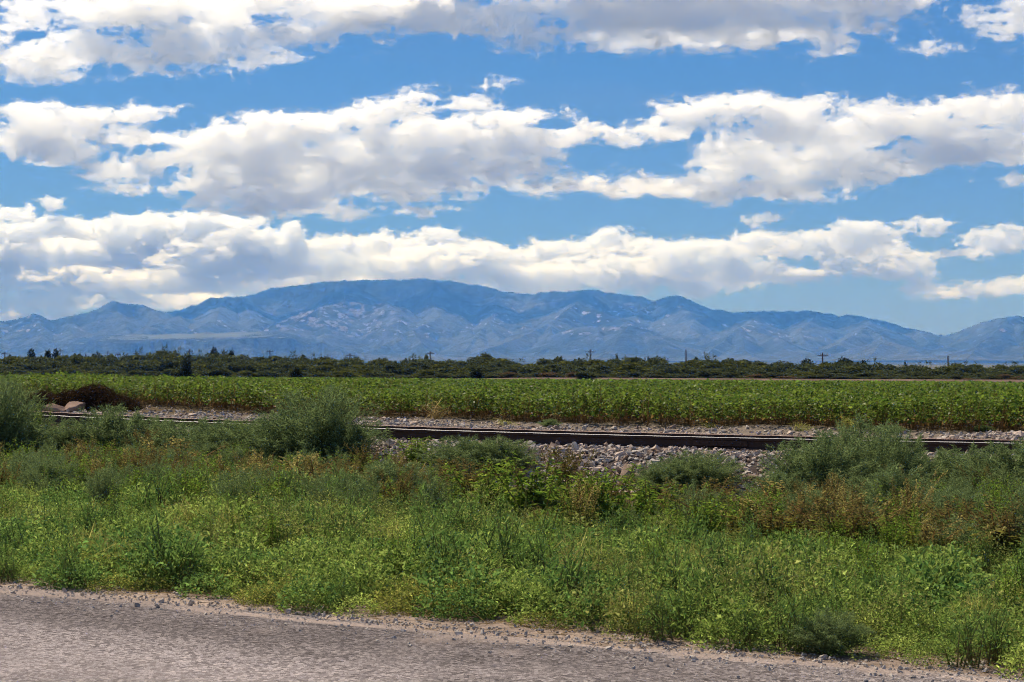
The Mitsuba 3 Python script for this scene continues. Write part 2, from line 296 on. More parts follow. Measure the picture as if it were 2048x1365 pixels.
def broadweed(n_stem=9, R=.32, H=.7, a=(.055, .11, .018), b=(.115, .16, .032), leaf=.055, n_leaf=46):
    g = Growth()
    for i in range(n_stem):
        th, ph = abs(RG.normal(0, .38)), RG.uniform(0, 6.283)
        top = np.array([math.sin(th) * math.cos(ph) * R * 1.4, math.sin(th) * math.sin(ph) * R * 1.4, H * RG.uniform(.65, 1.05)])
        base = RG.normal(0, .05, 3) * [1, 1, 0]
        g.stem(base, top, .006, (.11, .10, .045))
        t = RG.uniform(.15, 1, n_leaf) ** .7; p = base + (top - base) * t[:, None]
        d = sph(n_leaf) * [1, 1, .7] - [0, 0, .25]; s = leaf * (1.25 - .75 * t) * RG.uniform(.6, 1.3, n_leaf)
        p = p + unit(d) * s[:, None] * RG.uniform(.1, 1.1, (n_leaf, 1))
        g.leaves(p, d + RG.normal(0, .35, (n_leaf, 3)), RG.normal(0, 1., (n_leaf, 3)) + [0, 0, .5], s, s * RG.uniform(.45, .62, n_leaf), tint(n_leaf, a, b))
    return g
def cover(R=.31, H=.27, n=900, a=(.060, .108, .024), b=(.172, .222, .072), leaf=.027):
    g = Growth()
    d0 = sph(n, -.05); rr = RG.uniform(.45, 1, n) ** .6
    p = d0 * rr[:, None] * [R, R, H] * (1 + .35 * (meshkit.noise(d0 * 2.2 + RG.uniform(0, 90), 3) - .5))[:, None]
    s = leaf * np.exp(RG.normal(0, .3, n))
    d = d0 * [1, 1, .4] + RG.normal(0, .55, (n, 3))
    up = RG.normal(0, .6, (n, 3)) + [0, 0, 1] + d0 * .3
    g.leaves(p, d, up, s, s * RG.uniform(.4, .65, n), tint(n, a, b))
    for i in range(7):
        e = sph(1, 0)[0] * [R * 1.1, R * 1.1, H * 1.3]; g.stem(np.zeros(3), e, .003, (.10, .11, .045))
    return g
def sprig(n=150, R=.16, H=.3, a=(.05, .10, .028), b=(.10, .155, .05)):
    return kochia(14, n // 14 * 3, R, H, a, b, .007, .045)
def tuft(n=90, H=.5, a=(.10, .13, .03), b=(.24, .22, .09), lean=.35, W=.008):
    g = Growth(); p = RG.normal(0, .05, (n, 3)) * [1, 1, 0]
    for k in range(3):
        d = RG.normal(0, lean * (1 + k * .5), (n, 3)) + [0, 0, 1]; L = H / 3 * RG.uniform(.6, 1.25, n)
        q = p + unit(d) * L[:, None]
        g.blades(p, q - p, L * 1.1, W, tint(n, a, b), .05 * k); p = q
    return g
def cotton(n=78, R=.30, H=.70, leaf=.085, a=(.038, .076, .013), b=(.094, .128, .024)):
    g = Growth()
    d0 = sph(n, -.75); rr = RG.uniform(.35, 1, n) ** .55
    p = d0 * rr[:, None] * [R, R, H * .46] + [0, 0, H * .54]
    s = leaf * RG.uniform(.6, 1.25, n)
    d = d0 * [1, 1, .15] + RG.normal(0, .5, (n, 3)) * [1, 1, .6] - [0, 0, .15]
    col = tint(n, a, b); low = (p[:, 2] < H * .42) & (RG.random(n) < .2)
    col = np.where(low[:, None], tint(n, (.12, .085, .035), (.20, .13, .06)), col)
    g.leaves(p, d, RG.normal(0, .42, (n, 3)) + [0, 0, 1], s, s * RG.uniform(.8, 1.05, n), col, .12)
    for i in range(5):
        g.stem(np.array([RG.normal(0, .05), RG.normal(0, .05), 0]), d0[i] * [R * .7, R * .7, .2] + [0, 0, H * .7], .006, (.12, .075, .04))
    return g
SIZE = {}
def group_of(name, growths, skin):
    ids = []
    for g in growths:
        k = f'{name}_form_{len(ids)}'; SIZE[k] = g.size(); scene[k] = {'type': 'shapegroup', 'leaves': g.ply(skin)}; ids.append(k)
    return ids
def inst(key, form, u, v, sx, sz, rz, dz=0., tilt=0.):
    p = world(u, v, float(ground_z(u, v)) + dz)
    m = T().translate(p.tolist()).rotate([1, 0, 0], tilt).rotate([0, 0, 1], rz).scale([sx, sx, sz])
    scene[key] = {'type': 'instance', 'shapegroup': {'type': 'ref', 'id': form}, 'to_world': m}
def in_view(u, v, pad=1.5, pn=.05):
    x, y = CU * u + SU * v, -SU * u + CU * v
    return (np.abs(x) < (.3012 + pn) * y + pad)
def scatter(c0, c1, step, seed, pad=1.2, follow=True, u0=-400, u1=60):
    "jittered points over the band between c0 and c1 across the corridor, as far as the picture reaches and a bit beyond"
    r = np.random.default_rng(seed); lo = max(u0, -1.2 * c1 - 10); hi = min(u1, 4 - .17 * c0 + pad)
    U, C = np.meshgrid(np.arange(lo, hi, step), np.arange(c0, c1, step), indexing='ij')
    u = U.ravel() + r.uniform(-.6, .6, U.size) * step; c = C.ravel() + r.uniform(-.6, .6, U.size) * step
    v = c + (bend(u) if follow else 0)
    ok = in_view(u, v, pad)
    return np.stack([u[ok], v[ok], c[ok]], 1), r

# the crop beyond the railway
scene['crop_leaf_skin'] = {'type': 'principledthin', 'base_color': VC, 'roughness': .42, 'diff_trans': .95, 'eta': 1.5, 'spec_trans': .12}
nearC = group_of('cotton_near', [cotton() for _ in range(6)], 'crop_leaf_skin')
midC = group_of('cotton_mid', [cotton(46, .40, .70, .13) for _ in range(4)], 'crop_leaf_skin')
farC = group_of('cotton_far', [cotton(34, .78, .68, .24) for _ in range(4)], 'crop_leaf_skin')
n_crop = 0
for c0, c1, step, forms, follow in ((34.1, 52, .40, nearC, True), (52, 92, .58, midC, True), (92, 188, 1.12, farC, True)):
    pts, r = scatter(c0, c1, step, int(c0), 5.0, follow)
    hz = .70 + .60 * meshkit.fbm(np.stack([pts[:, 0] / 2.2, pts[:, 1] / 2.2, 0 * pts[:, 0]], -1), 3, 2)
    for (u, v, c), h in zip(pts, hz):
        if v > 188.5: continue
        n_crop += 1
        inst(f'cotton_crop__{n_crop:03d}', forms[r.integers(len(forms))], u, v, r.uniform(.85, 1.2), h * r.uniform(.88, 1.12), r.uniform(0, 360))
labels['cotton_crop'] = {'label': 'dense field of knee high leafy green crop beyond the railway', 'kind': 'stuff'}

# roadside growth
coverF = group_of('cover_weed', [cover() for _ in range(5)] + [cover(.28, .22, 900, (.115, .175, .04), (.235, .285, .095), .024), cover(.33, .30, 620, (.05, .105, .03), (.10, .16, .055), .036), cover(.25, .40, 800, (.07, .10, .024), (.16, .17, .07), .020), cover(.30, .18, 850, (.09, .12, .024), (.19, .19, .065), .019)], 'leaf_skin')
sprigF = group_of('sprig_weed', [sprig() for _ in range(3)], 'matt_leaf_skin')
broadF = group_of('broad_weed', [broadweed() for _ in range(4)] + [broadweed(7, .3, .6, (.05, .09, .028), (.09, .13, .05), .07)], 'leaf_skin')
dockF = group_of('dock_weed', [dock() for _ in range(2)] + [dock(14, .38, .7, .5), dock(16, .42, .72, .25)], 'matt_leaf_skin')
kochF = group_of('kochia_weed', [kochia() for _ in range(4)], 'matt_leaf_skin')
tuftF = group_of('grass_tuft', [tuft() for _ in range(2)] + [tuft(110, .55, (.18, .14, .07), (.32, .25, .14), .5)], 'matt_leaf_skin')
n = 0
pts, r = scatter(9.1, 16.6, .255, 31, 2.6, False)
edge = (meshkit.fbm(np.stack([pts[:, 0] / 1.3, 0 * pts[:, 0], 0 * pts[:, 0]], -1), 3, 8) - .5) * 1.7
dens = meshkit.fbm(np.stack([pts[:, 0] / 1.1, pts[:, 1] / 1.1, 0 * pts[:, 0]], -1), 3, 9)
kind = meshkit.fbm(np.stack([pts[:, 0] / 1.6, pts[:, 1] / 1.6, 0 * pts[:, 0]], -1), 2, 19)
for (u, v, c), e, dn, kd in zip(pts, edge, dens, kind):
    if v < 9.12 + e or dn < .33: continue
    n += 1
    s = (.25 + 1.3 * dn) * r.uniform(.75, 1.25) * (.65 + .35 * min(1, (v - 9.1 - e) / .8))
    q = r.random()
    if q < .035: inst(f'roadside_weeds__{n:03d}', tuftF[r.integers(2)], u, v, r.uniform(.7, 1.1), r.uniform(.5, 1.0), r.uniform(0, 360), 0, r.uniform(-15, 15))
    elif q < .045 and v > 10.6: inst(f'roadside_weeds__{n:03d}', tuftF[2], u, v, r.uniform(.4, .7), r.uniform(.35, .7), r.uniform(0, 360), 0, r.uniform(-25, 25))
    elif q < .10 and v > 10.5: inst(f'roadside_weeds__{n:03d}', broadF[r.integers(5)], u, v, r.uniform(.5, .8), r.uniform(.45, .75), r.uniform(0, 360))
    elif r.random() < .07 + .18 * (kd > .58): inst(f'roadside_weeds__{n:03d}', sprigF[r.integers(3)], u, v, s * 1.5, s * 1.5, r.uniform(0, 360))
    else: inst(f'roadside_weeds__{n:03d}', coverF[r.integers(5) if r.random() < .45 else (r.choice([5, 7]) if kd > .5 else r.choice([6, 8]))], u, v, s, s * r.uniform(.8, 1.3), r.uniform(0, 360))
RG = np.random.default_rng(61); g = Growth(); ns = 2600
su_, sc_ = RG.uniform(-16, 1, ns), RG.normal(9.35, .22, ns)
g.blades(world(su_, sc_, ground_z(su_, sc_) + .006), np.stack([RG.normal(0, 1, ns), RG.normal(0, 1, ns), RG.uniform(-.02, .22, ns)], -1), RG.uniform(.04, .22, ns), RG.uniform(.003, .008, ns), tint(ns, (.07, .05, .03), (.17, .13, .08), .3))
scene['fallen_straw'] = g.ply('matt_leaf_skin'); labels['fallen_straw'] = {'label': 'dry brown straw and stalks lying along the road edge', 'kind': 'stuff'}
labels['roadside_weeds'] = {'label': 'low bright green broadleaf weeds carpeting the verge beside the road', 'kind': 'stuff'}
m_ = 0
pts, r = scatter(15.5, 22.9, .40, 32, 3.0, True)
k1 = meshkit.fbm(np.stack([pts[:, 0] / 2.4, pts[:, 1] / 1.6, 0 * pts[:, 0]], -1), 3, 29)
for (u, v, c), q in zip(pts, k1):
    bare = math.exp(-((u + 10.4) / 3.2) ** 2) * (c > 19.8)
    if r.random() < bare: continue
    m_ += 1
    low = 1 - .45 * bare
    t = r.random()
    pick = ('koch' if t < .25 else 'dock' if t < .40 else 'broad') if q < .44 else ('dock' if t < .42 else 'broad') if q < .56 else ('koch' if t < .55 else 'broad')
    s = r.uniform(.55, 1.12) * low * (1 - .70 * math.exp(-((u + 10.4) / 2.7) ** 2) * (c > 16.8))
    forms = {'koch': kochF, 'dock': dockF, 'broad': broadF}[pick]
    inst(f'ditch_weeds__{m_:03d}', forms[r.integers(len(forms))], u, v, s * (.62 if pick == 'koch' else .95), s * (.62 if pick == 'koch' else .85), r.uniform(0, 360))
labels['ditch_weeds'] = {'label': 'tangled mixed green and rusty weeds filling the ditch below the ballast', 'kind': 'stuff'}
# ------------------------------------------------------------------ trees and shrubs beyond the crop
def tree_form(seed, lumps, leaf, n, a, b, flat=.75, tall=1.0, trunk=.05):
    "a crown of leaf clumps on limbs, unit size: about 1 wide and 1 high, foot at the origin"
    global RG
    RG = np.random.default_rng(seed)
    g, w = Growth(), Growth()
    w.stem(np.array([0, 0, -.05]), np.array([RG.normal(0, .04), RG.normal(0, .04), .42]), trunk, (.07, .055, .045))
    for i in range(lumps):
        ph = RG.uniform(0, 6.283); r = RG.uniform(0, .36) ** .9
        z = RG.uniform(.2, .85) * (1 - .45 * (r / .36) ** 2)
        c = np.array([math.cos(ph) * r, math.sin(ph) * r, z]); R = RG.uniform(.11, .22)
        w.stem(np.array([0, 0, .12]), c, trunk * .45, (.07, .055, .045))
        k = int(n * (R / .17) ** 2); d = sph(k); rr = RG.uniform(.3, 1.12, k) ** .6
        p = c + d * rr[:, None] * R * [1.1, 1.1, flat]
        p[:, 2] = np.maximum(p[:, 2], .02)
        s = leaf * np.exp(RG.normal(0, .35, k)); tone = RG.uniform(.8, 1.2)
        g.leaves(p, d + RG.normal(0, .7, (k, 3)), RG.normal(0, .6, (k, 3)) + [0, 0, 1], s, s * RG.uniform(.5, .9, k), tint(k, a, b) * tone)
    for i in range(int(lumps * .7)):
        d = sph(1, .1)[0]; e = np.array([d[0] * .5, d[1] * .5, .5 + d[2] * .5 * tall]); k = 14
        p = e * RG.uniform(.8, .98, (k, 1)) + RG.normal(0, .02, (k, 3))
        g.leaves(p, RG.normal(0, .5, (k, 3)) + unit(e), RG.normal(0, .6, (k, 3)) + [0, 0, 1], leaf * .8, leaf * .4, tint(k, a, b))
    return g, w
def add_forms(name, specs):
    out = []
    for i, sp in enumerate(specs):
        g, w = tree_form(*sp); k = f'{name}_form_{i}'; SIZE[k] = g.size()
        scene[k] = {'type': 'shapegroup', 'crown': g.ply('matt_leaf_skin'), 'trunk': w.ply('stem_skin')}; out.append(k)
    return out
OLIVE = ((.022, .030, .013), (.054, .063, .030))
mesq = add_forms('mesquite', [(s, 24, .07, 260, *OLIVE) for s in (201, 202, 203, 204)] + [(205, 22, .07, 260, (.035, .045, .013), (.065, .07, .02))])
dark = add_forms('dark_tree', [(s, 15, .075, 200, (.008, .012, .006), (.018, .023, .011), .9) for s in (211, 212)])
low_ = add_forms('low_scrub', [(s, 12, .085, 110, (.026, .034, .018), (.052, .058, .032), .6) for s in (221, 222)] + [(223, 12, .08, 100, (.045, .034, .02), (.08, .056, .034), .6)])
tall = add_forms('slender_tree', [(231, 16, .07, 150, (.012, .016, .008), (.024, .028, .013), 1.1)])
TOPS = [(-100, 718), (0, 718), (60, 716), (100, 713), (180, 713), (250, 714), (320, 707), (380, 712), (450, 713), (520, 718), (560, 716), (620, 718), (700, 719), (800, 722), (860, 722), (900, 724), (970, 716), (1020, 722),
        (1060, 729), (1100, 719), (1160, 722), (1240, 718), (1300, 719), (1360, 722), (1420, 721), (1480, 723), (1540, 728), (1600, 731), (1660, 729), (1700, 726), (1780, 733), (1850, 733), (1900, 731), (1960, 733), (2150, 733)]
def put_tree(key, form, px, D, top, width, label, cat, group=None, sink=.05, rz=None):
    "a tree whose top reaches photo height top at pixel px, D metres deep"
    x = (px - CX) / F * D; u, v = CU * x - SU * D, SU * x + CU * D
    z0 = float(ground_z(u, v)); h = EYE + (HY - top) / F * D - z0
    k = numbered(key)
    if group: label = belt(px, label); group = label.replace('tree ', 'trees ').replace('bush ', 'bushes ').replace('clump ', 'clumps ')
    wd = width / F * D if width else h * RT.uniform(1.0, 1.5)
    scene[k] = {'type': 'instance', 'shapegroup': {'type': 'ref', 'id': form}, 'to_world': T().translate([x, D, z0 - sink]).rotate([0, 0, 1], RT.uniform(0, 360) if rz is None else rz).scale([wd / SIZE[form][0], wd / SIZE[form][0], h / SIZE[form][1]])}
    labels[k] = {'label': label, 'category': cat, **({'group': group} if group else {})}
    return k
RT = np.random.default_rng(55)
MARKS = [(-1e9, 'the left edge'), (104, 'the close pair of dark round trees'), (447, 'the three dark crowns'), (700, 'the pole left of the summit'), (860, 'the pole with the feathery tree'), (1180, 'the tallest pole'), (1372, 'the tall bare pole'), (1645, 'the pole between broad dark trees'), (1896, 'the last bare pole'), (1e9, 'the right edge')]
def stretch(px):
    i = max(j for j, m in enumerate(MARKS) if m[0] <= px); return MARKS[i][1].replace('the ', ''), MARKS[i + 1][1].replace('the ', '')
def belt(px, what):
    a, b = stretch(px); return f'{what} between {a} and {b}'
def depth(px, v): return v / (SU * (px - CX) / F + CU)
n = 0
for v, frac, step, forms, nm, lab, cat, grp in (
        (256, 1.0, 34, mesq, 'mesquite_tree', 'dusty olive skyline tree', 'tree', 'mesquite trees along the top of the belt'),
        (236, .93, 38, mesq, 'mesquite_tree', 'dusty olive skyline tree', 'tree', 'mesquite trees along the top of the belt'),
        (228, .84, 36, mesq, 'mesquite_bush', 'rounded front row bush', 'bush', 'bushes along the front of the belt'),
        (221, .74, 36, mesq, 'mesquite_bush', 'rounded front row bush', 'bush', 'bushes along the front of the belt'),
        (208, .50, 34, mesq, 'mesquite_bush', 'rounded front row bush', 'bush', 'bushes along the front of the belt')):
    px = -70.0
    while px < 2120:
        q = px + RT.uniform(-.3, .3) * step; D = depth(q, v + RT.uniform(-6, 6))
        top = np.interp(q, *zip(*TOPS)) + RT.exponential(3.0) - 1
        x = (q - CX) / F * D; z0 = float(ground_z(CU * x - SU * D, SU * x + CU * D))
        base = HY - (z0 - EYE) * F / D
        top = base + (top - base) * frac * (RT.uniform(.8, 1.05) if frac < .9 else 1)
        skip = frac < .6 and (1010 < q < 1180 or 1380 < q < 1560) and RT.random() < .8
        if not skip: put_tree(nm, forms[RT.choice(5, p=[.2, .2, .2, .2, .2])], q, D, top, step * RT.uniform(1.35, 1.9), lab, cat, grp, rz=None)
        px += step * RT.uniform(.75, 1.25)
px = -60.0
while px < 2100:
    D = depth(px, 199 + RT.uniform(-2.5, 4)); x = (px - CX) / F * D; z0 = float(ground_z(CU * x - SU * D, SU * x + CU * D)); base = HY - (z0 - EYE) * F / D
    red = 1000 < px < 1260 or 1400 < px < 1650 or px > 1900
    put_tree('low_scrub', low_[2] if red and RT.random() < .6 else low_[RT.integers(2)], px, D, base - RT.uniform(5, 13), RT.uniform(26, 50), 'low dusty scrub clump', 'shrub', 'low scrub at the foot of the belt')
    px += RT.uniform(13, 34) if not 1180 < px < 1400 else RT.uniform(40, 70)
for px, top, w, v, form, lab in (
        (62, 703, 25, 330, dark[0], 'dark round tree above the belt near its left end, alone between two poles'), (95, 704, 17, 330, dark[1], 'left one of two dark round trees standing close together at the left'),
        (112, 703, 20, 330, dark[0], 'right one of two dark round trees at the left, beside a pole'), (19, 712, 11, 320, dark[1], 'small dark tree poking above the belt beside the leftmost pole'),
        (428, 701, 26, 300, dark[0], 'dark tree, largest of three crowns rising together above the belt'), (447, 703, 14, 300, tall[0], 'slender dark tree in the middle of three crowns above the belt'), (461, 704, 18, 300, dark[1], 'dark tree, rightmost of three crowns rising together above the belt'),
        (195, 706, 16, 300, tall[0], 'narrow ragged tree with bare twigs above the belt'), (605, 714, 15, 300, dark[0], 'small dark tree above the belt over a lone dark bush'), (655, 714, 10, 300, tall[0], 'thin upright tree between two poles above the belt'),
        (851, 714, 14, 280, mesq[4], 'narrow feathery tree directly beside a pole above the middle of the belt'), (832, 721, 22, 280, dark[1], 'dark rounded tree just left of the feathery tree'),
        (1234, 716, 12, 300, dark[0], 'dark forked tree crown above the belt right of a tall pole'), (1245, 717, 8, 300, tall[0], 'small dark pointed crown next to the forked crown'), (1296, 714, 7, 300, tall[0], 'thin dark column like tree above the belt'),
        (1417, 717, 10, 290, tall[0], 'small pointed dark tree top right of the bare pole'), (1613, 722, 38, 300, dark[0], 'broad dark tree left of the pole at the right end of the belt'), (1578, 728, 18, 300, dark[1], 'small round dark tree left of the broad dark tree'),
        (1692, 719, 42, 300, dark[1], 'broad dark flat topped tree right of the pole at the right end'), (1727, 725, 24, 300, dark[0], 'rounded dark tree at the right shoulder of the flat topped tree'),
        (1812, 728, 12, 260, mesq[0], 'narrow upright olive tree top above the right part of the belt'), (325, 706, 52, 262, mesq[1], 'tall spreading olive tree, highest of the belt at the left'), (971, 712, 44, 262, mesq[2], 'tall olive tree with a pointed top, highest in the middle of the belt')):
    put_tree('dark_tree' if form in dark else 'slender_tree' if form in tall else 'mesquite_tree', form, px, depth(px, v), top, w, lab, 'tree')
for px, base_, top, w, lab in ((593, 756, 738, 26, 'lone dark green bush standing out in the crop in front of the belt'), (1170, 761, 743, 38, 'rounded green bush at the crop edge beside the pale track'), (953, 757, 741, 26, 'dark pointed bush at the crop edge below the tall middle tree'), (372, 752, 720, 34, 'dark upright bush in front of the belt at the left')):
    u, v, D = spot(px, base_); put_tree('lone_bush', dark[0] if 'dark' in lab else mesq[0], px, min(D, depth(px, 193)), top, w, lab, 'bush')

# ------------------------------------------------------------------ power poles
scene['pole_timber'] = {'type': 'diffuse', 'reflectance': mikit.proc(lambda p, n, uv: mix([.07, .05, .04], [.14, .10, .08], noise(p.x * 20, p.y * 20, p.z * 1.5)))}
scene['insulator_glaze'] = {'type': 'roughplastic', 'diffuse_reflectance': rgb(.25, .24, .22), 'alpha': .2}
def pole_at(px, top, D, arm, lab, r=.17, can=False):
    x = (px - CX) / F * D; zt = EYE + (HY - top) / F * D; z0 = -3.2
    k = numbered('power_pole')
    c = trimesh.creation.cone(1, 1); c = trimesh.creation.revolve([[0, 0], [r, 0], [r * .92, (zt - z0) * .5], [r * .74, zt - z0], [0, zt - z0 + .05]], sections=10)
    c.apply_translation([x, D, z0])
    scene[k + '__pole'] = mikit.ply(c, 'pole_timber', smooth=40)
    if arm:
        b = trimesh.creation.box((2.4, .11, .13)); b.apply_transform(trimesh.transformations.rotation_matrix(math.radians(-30), [0, 0, 1])); b.apply_translation([x, D - r * .9, zt - .62])
        scene[k + '__crossarm'] = mikit.ply(b, 'pole_timber')
        for s in (-1.1, -.45, .45, 1.1):
            i = trimesh.creation.revolve([[0, 0], [.05, 0], [.09, .05], [.06, .12], [.10, .17], [.05, .26], [0, .27]], sections=8); i.apply_translation([x + s * CU, D - r * .9 - s * SU, zt - .535])
            scene[numbered(k + '__insulator')] = mikit.ply(i, 'insulator_glaze', smooth=True)
    if can:
        t = trimesh.creation.revolve([[0, 0], [.26, 0], [.28, .05], [.28, .75], [.22, .82], [0, .84]], sections=14); t.apply_translation([x + .45, D, zt - 2.3])
        scene[k + '__transformer'] = mikit.ply(t, 'insulator_glaze', smooth=40)
    labels[k] = {'label': lab, 'category': 'utility pole'}
for a in ((9.5, 704, 520, 1, 'wooden power pole with crossarm and transformer, leftmost of all', .19, True), (120, 698, 480, 1, 'wooden power pole with crossarm rising behind two dark round trees'), (171, 707, 520, 0, 'short bare wooden pole at the left, between a dark tree pair and a ragged tree'),
          (215.5, 702, 520, 0, 'tall thin bare pole behind the ragged narrow tree'), (236, 705, 520, 1, 'wooden power pole with a wide crossarm just over a bush top'), (273, 704, 500, 1, 'wooden power pole with crossarm midway between two others at the left'),
          (379, 699, 470, 1, 'tall wooden power pole just left of three dark crowns'), (540, 699, 450, 1, 'tall wooden power pole with crossarm right of three dark crowns'), (700, 707, 440, 1, 'wooden power pole with crossarm left of the summit above the belt'),
          (860.5, 703, 430, 1, 'wooden power pole with crossarm beside the feathery tree'), (1180.5, 699, 400, 1, 'tallest wooden power pole with crossarm, right of the middle of the view'), (1290, 715, 420, 0, 'bare pole stump just showing beside the column like tree'),
          (1372, 699, 380, 0, 'tall bare wooden pole without crossarm'), (1645, 706, 370, 1, 'wooden power pole with crossarm between two broad dark trees', .19), (1896, 712, 350, 0, 'bare wooden pole at the far right of the belt', .19)):
    pole_at(*a)

# ------------------------------------------------------------------ single bushes and clumps along the track and ditch
def bush(key, forms, px, base, top, width, label, cat, rz=None, foot=.02, lean=0.):
    if key == 'rusty_weed': width = width * 1.25; top -= 8
    if key == 'leafy_weed': top -= 6
    if key == 'feathery_bush': width = width * (1.3 if width < 180 else 1.05)
    u, v, d = spot(px, base); z0 = float(ground_z(u, v)); h = EYE + (HY - top) / F * d - z0
    k = numbered(key); form = forms[RT.integers(len(forms))]; wd = width / F * d
    scene[k] = {'type': 'instance', 'shapegroup': {'type': 'ref', 'id': form}, 'to_world': T().translate(world(u, v, z0 - foot).tolist()).rotate([0, 1, 0], lean).rotate([0, 0, 1], RT.uniform(0, 360)).scale([wd / SIZE[form][0], wd / SIZE[form][0], h / SIZE[form][1]])}
    labels[k] = {'label': label, 'category': cat}
RG = np.random.default_rng(8)
kochBig = group_of('kochia_bush', [kochia(180, 160, .62, 1.0, w=.0075, L=.06) for _ in range(5)], 'matt_leaf_skin')
for a in ((-5, 950, 774, 182, 'large feathery green bush cut by the left edge'), (-60, 945, 790, 150, 'feathery green bush mostly beyond the left edge'), (130, 940, 850, 100, 'feathery bush between the left edge bush and the paler bush'), (222, 935, 822, 120, 'paler feathery bush right of the two slab rocks'),
          (305, 935, 844, 120, 'feathery green bush right below the brush heap end'), (400, 935, 846, 150, 'broad feathery bush left of the biggest one, hiding the rail'), (490, 930, 847, 130, 'feathery bush against the left side of the biggest bush'), (575, 940, 828, 130, 'feathery bush overlapping the left flank of the biggest bush'), (640, 945, 790, 196, 'biggest feathery green bush, rising above the rails to the crop'), (700, 950, 855, 60, 'drooping feathery bush on the right flank of the biggest bush'),
          (930, 945, 878, 120, 'soft green bush in front of the rail, left half of a pair'), (1000, 945, 880, 110, 'soft green bush in front of the rail, right half of a pair'), (1330, 990, 925, 110, 'low blue green bush left of the bare ballast slope'), (1400, 985, 908, 125, 'low blue green bush at the left rim of the bare ballast slope'),
          (1640, 1020, 882, 165, 'feathery bush at the right rim of the bare ballast slope'), (1715, 1000, 853, 196, 'tall feathery bush crossing both rails at the right'), (1790, 1010, 874, 115, 'feathery bush on the right flank of the tall one'), (1870, 1000, 910, 150, 'greyish feathery bush under the rail at the right'), (1945, 1010, 904, 140, 'feathery bush next to the right edge'), (2030, 1020, 893, 165, 'feathery green bush cut by the right edge'),
          (110, 1010, 925, 110, 'dark blue green bush low in the ditch at the left'), (775, 1010, 928, 160, 'muted green bush low in the ditch near the middle'), (1735, 1085, 1020, 120, 'low blue green bush in the ditch below the tall right bush'), (1965, 1130, 1035, 150, 'rounded green bush in the ditch near the right edge'), (1655, 1306, 1222, 110, 'small feathery bush at the road edge on the right'), (1790, 1062, 940, 140, 'dark feathery bush in the shade below the tall right bush'), (1890, 1085, 985, 150, 'feathery bush amid the rusty weeds at the right'), (1560, 1045, 950, 110, 'feathery bush low at the foot of the ballast slope')):
    bush('feathery_bush', kochBig, a[0], a[1], a[2], a[3], a[4], 'bush')
for a in ((600, 1020, 918, 150, 'largest rusty seeding weed clump, below the biggest feathery bush'), (520, 1000, 935, 110, 'rusty seeding weed left of the largest rusty clump'), (345, 965, 885, 110, 'rusty seeding weed in front of the feathery bushes at the left'), (180, 965, 885, 80, 'rusty seeding weed below the paler feathery bush'),
          (900, 1010, 925, 130, 'rusty seeding weed below the pair of soft bushes'), (700, 1010, 935, 110, 'rusty seeding weed right of the largest rusty clump'), (1130, 1000, 905, 90, 'thin rusty stalks standing in front of the ballast'), (1400, 1065, 965, 140, 'rusty weed clump below the blue green bushes'),
          (1540, 1060, 970, 140, 'rusty weed clump below the bare ballast slope'), (1640, 1095, 985, 170, 'wide rusty seeding weed clump below the tall right bush'), (1820, 1090, 1010, 130, 'rusty seeding weed in the ditch right of the blue green bush'), (1920, 1110, 1010, 130, 'rusty seeding weed in the ditch near the right edge'), (1180, 1040, 950, 130, 'rusty tinged weed among the yellow green weeds'), (1490, 1105, 1005, 150, 'rusty weed nearest the road below the ballast slope'), (1585, 1115, 1000, 150, 'brown seeding weed at the lower edge of the ditch, left of the widest clump'), (1710, 1125, 1010, 170, 'brown seeding weed at the lower edge of the ditch, right of the widest clump'), (1850, 1140, 1030, 160, 'rusty weed at the lower edge of the ditch toward the right'), (2010, 1140, 1010, 160, 'rusty weed cut by the right edge')):
    bush('rusty_weed', dockF, a[0], a[1], a[2], a[3], a[4], 'weed', lean=6)
broadBig = group_of('broad_weed_big', [broadweed(14, .34, .72, (.062, .115, .02), (.125, .165, .032), .06, 70) for _ in range(3)], 'leaf_skin')
for a in ((975, 1065, 930, 170, 'yellow green leafy weed in the middle of the ditch, left of its row'), (1075, 1075, 918, 180, 'tallest yellow green leafy weed below the ballast'), (1190, 1080, 940, 170, 'yellow green leafy weed right of the tallest leafy weed'), (1290, 1085, 965, 160, 'yellow green leafy weed at the right end of its row'), (1400, 1110, 1000, 150, 'leafy green weed beside the rusty weed nearest the road'), (1780, 1130, 1040, 120, 'dark leafy weed between brown weeds at the lower ditch edge'),
          (78, 930, 815, 46, 'slender sapling with bright yellow green leaves at the left'), (488, 925, 850, 44, 'slender bright leafy stalk among the feathery bushes'), (250, 980, 905, 120, 'leafy dark green weed in front of the left feathery bushes'), (835, 935, 880, 100, 'leafy weed hiding the rail right of the biggest bush')):
    bush('leafy_weed', broadBig, a[0], a[1], a[2], a[3], a[4], 'weed')
for a in ((872, 838, 800, 60, 2, 'dry straw coloured grass tuft at the crop edge'), (1010, 850, 838, 60, 0, 'short yellow green grass tuft on the far ballast'), (1690, 862, 828, 60, 0, 'leaning yellow green grass tuft at the crop edge on the right'), (1600, 862, 842, 50, 0, 'green grass tuft at the crop edge left of the leaning one'), (1420, 856, 843, 50, 1, 'green grass tuft behind the rail joint'),
          (1740, 1000, 900, 110, 1, 'long yellow grass arching out of the tall right bush'), (1660, 1010, 890, 50, 2, 'tan dry grass stalks left of the arching grass')):
    bush('grass_tuft', [tuftF[a[4]]], a[0], a[1], a[2], a[3], a[5], 'grass tuft', lean=14)
for a in ((1100, 853, 838, 40, 'small green bush at the crop edge behind the rails'), (1960, 862, 850, 50, 'small green bush behind the stone heap at the right'), (1775, 866, 850, 60, 'small feathery bush behind the tall right bush')):
    bush('small_bush', kochBig, a[0], a[1], a[2], a[3], a[4], 'bush')

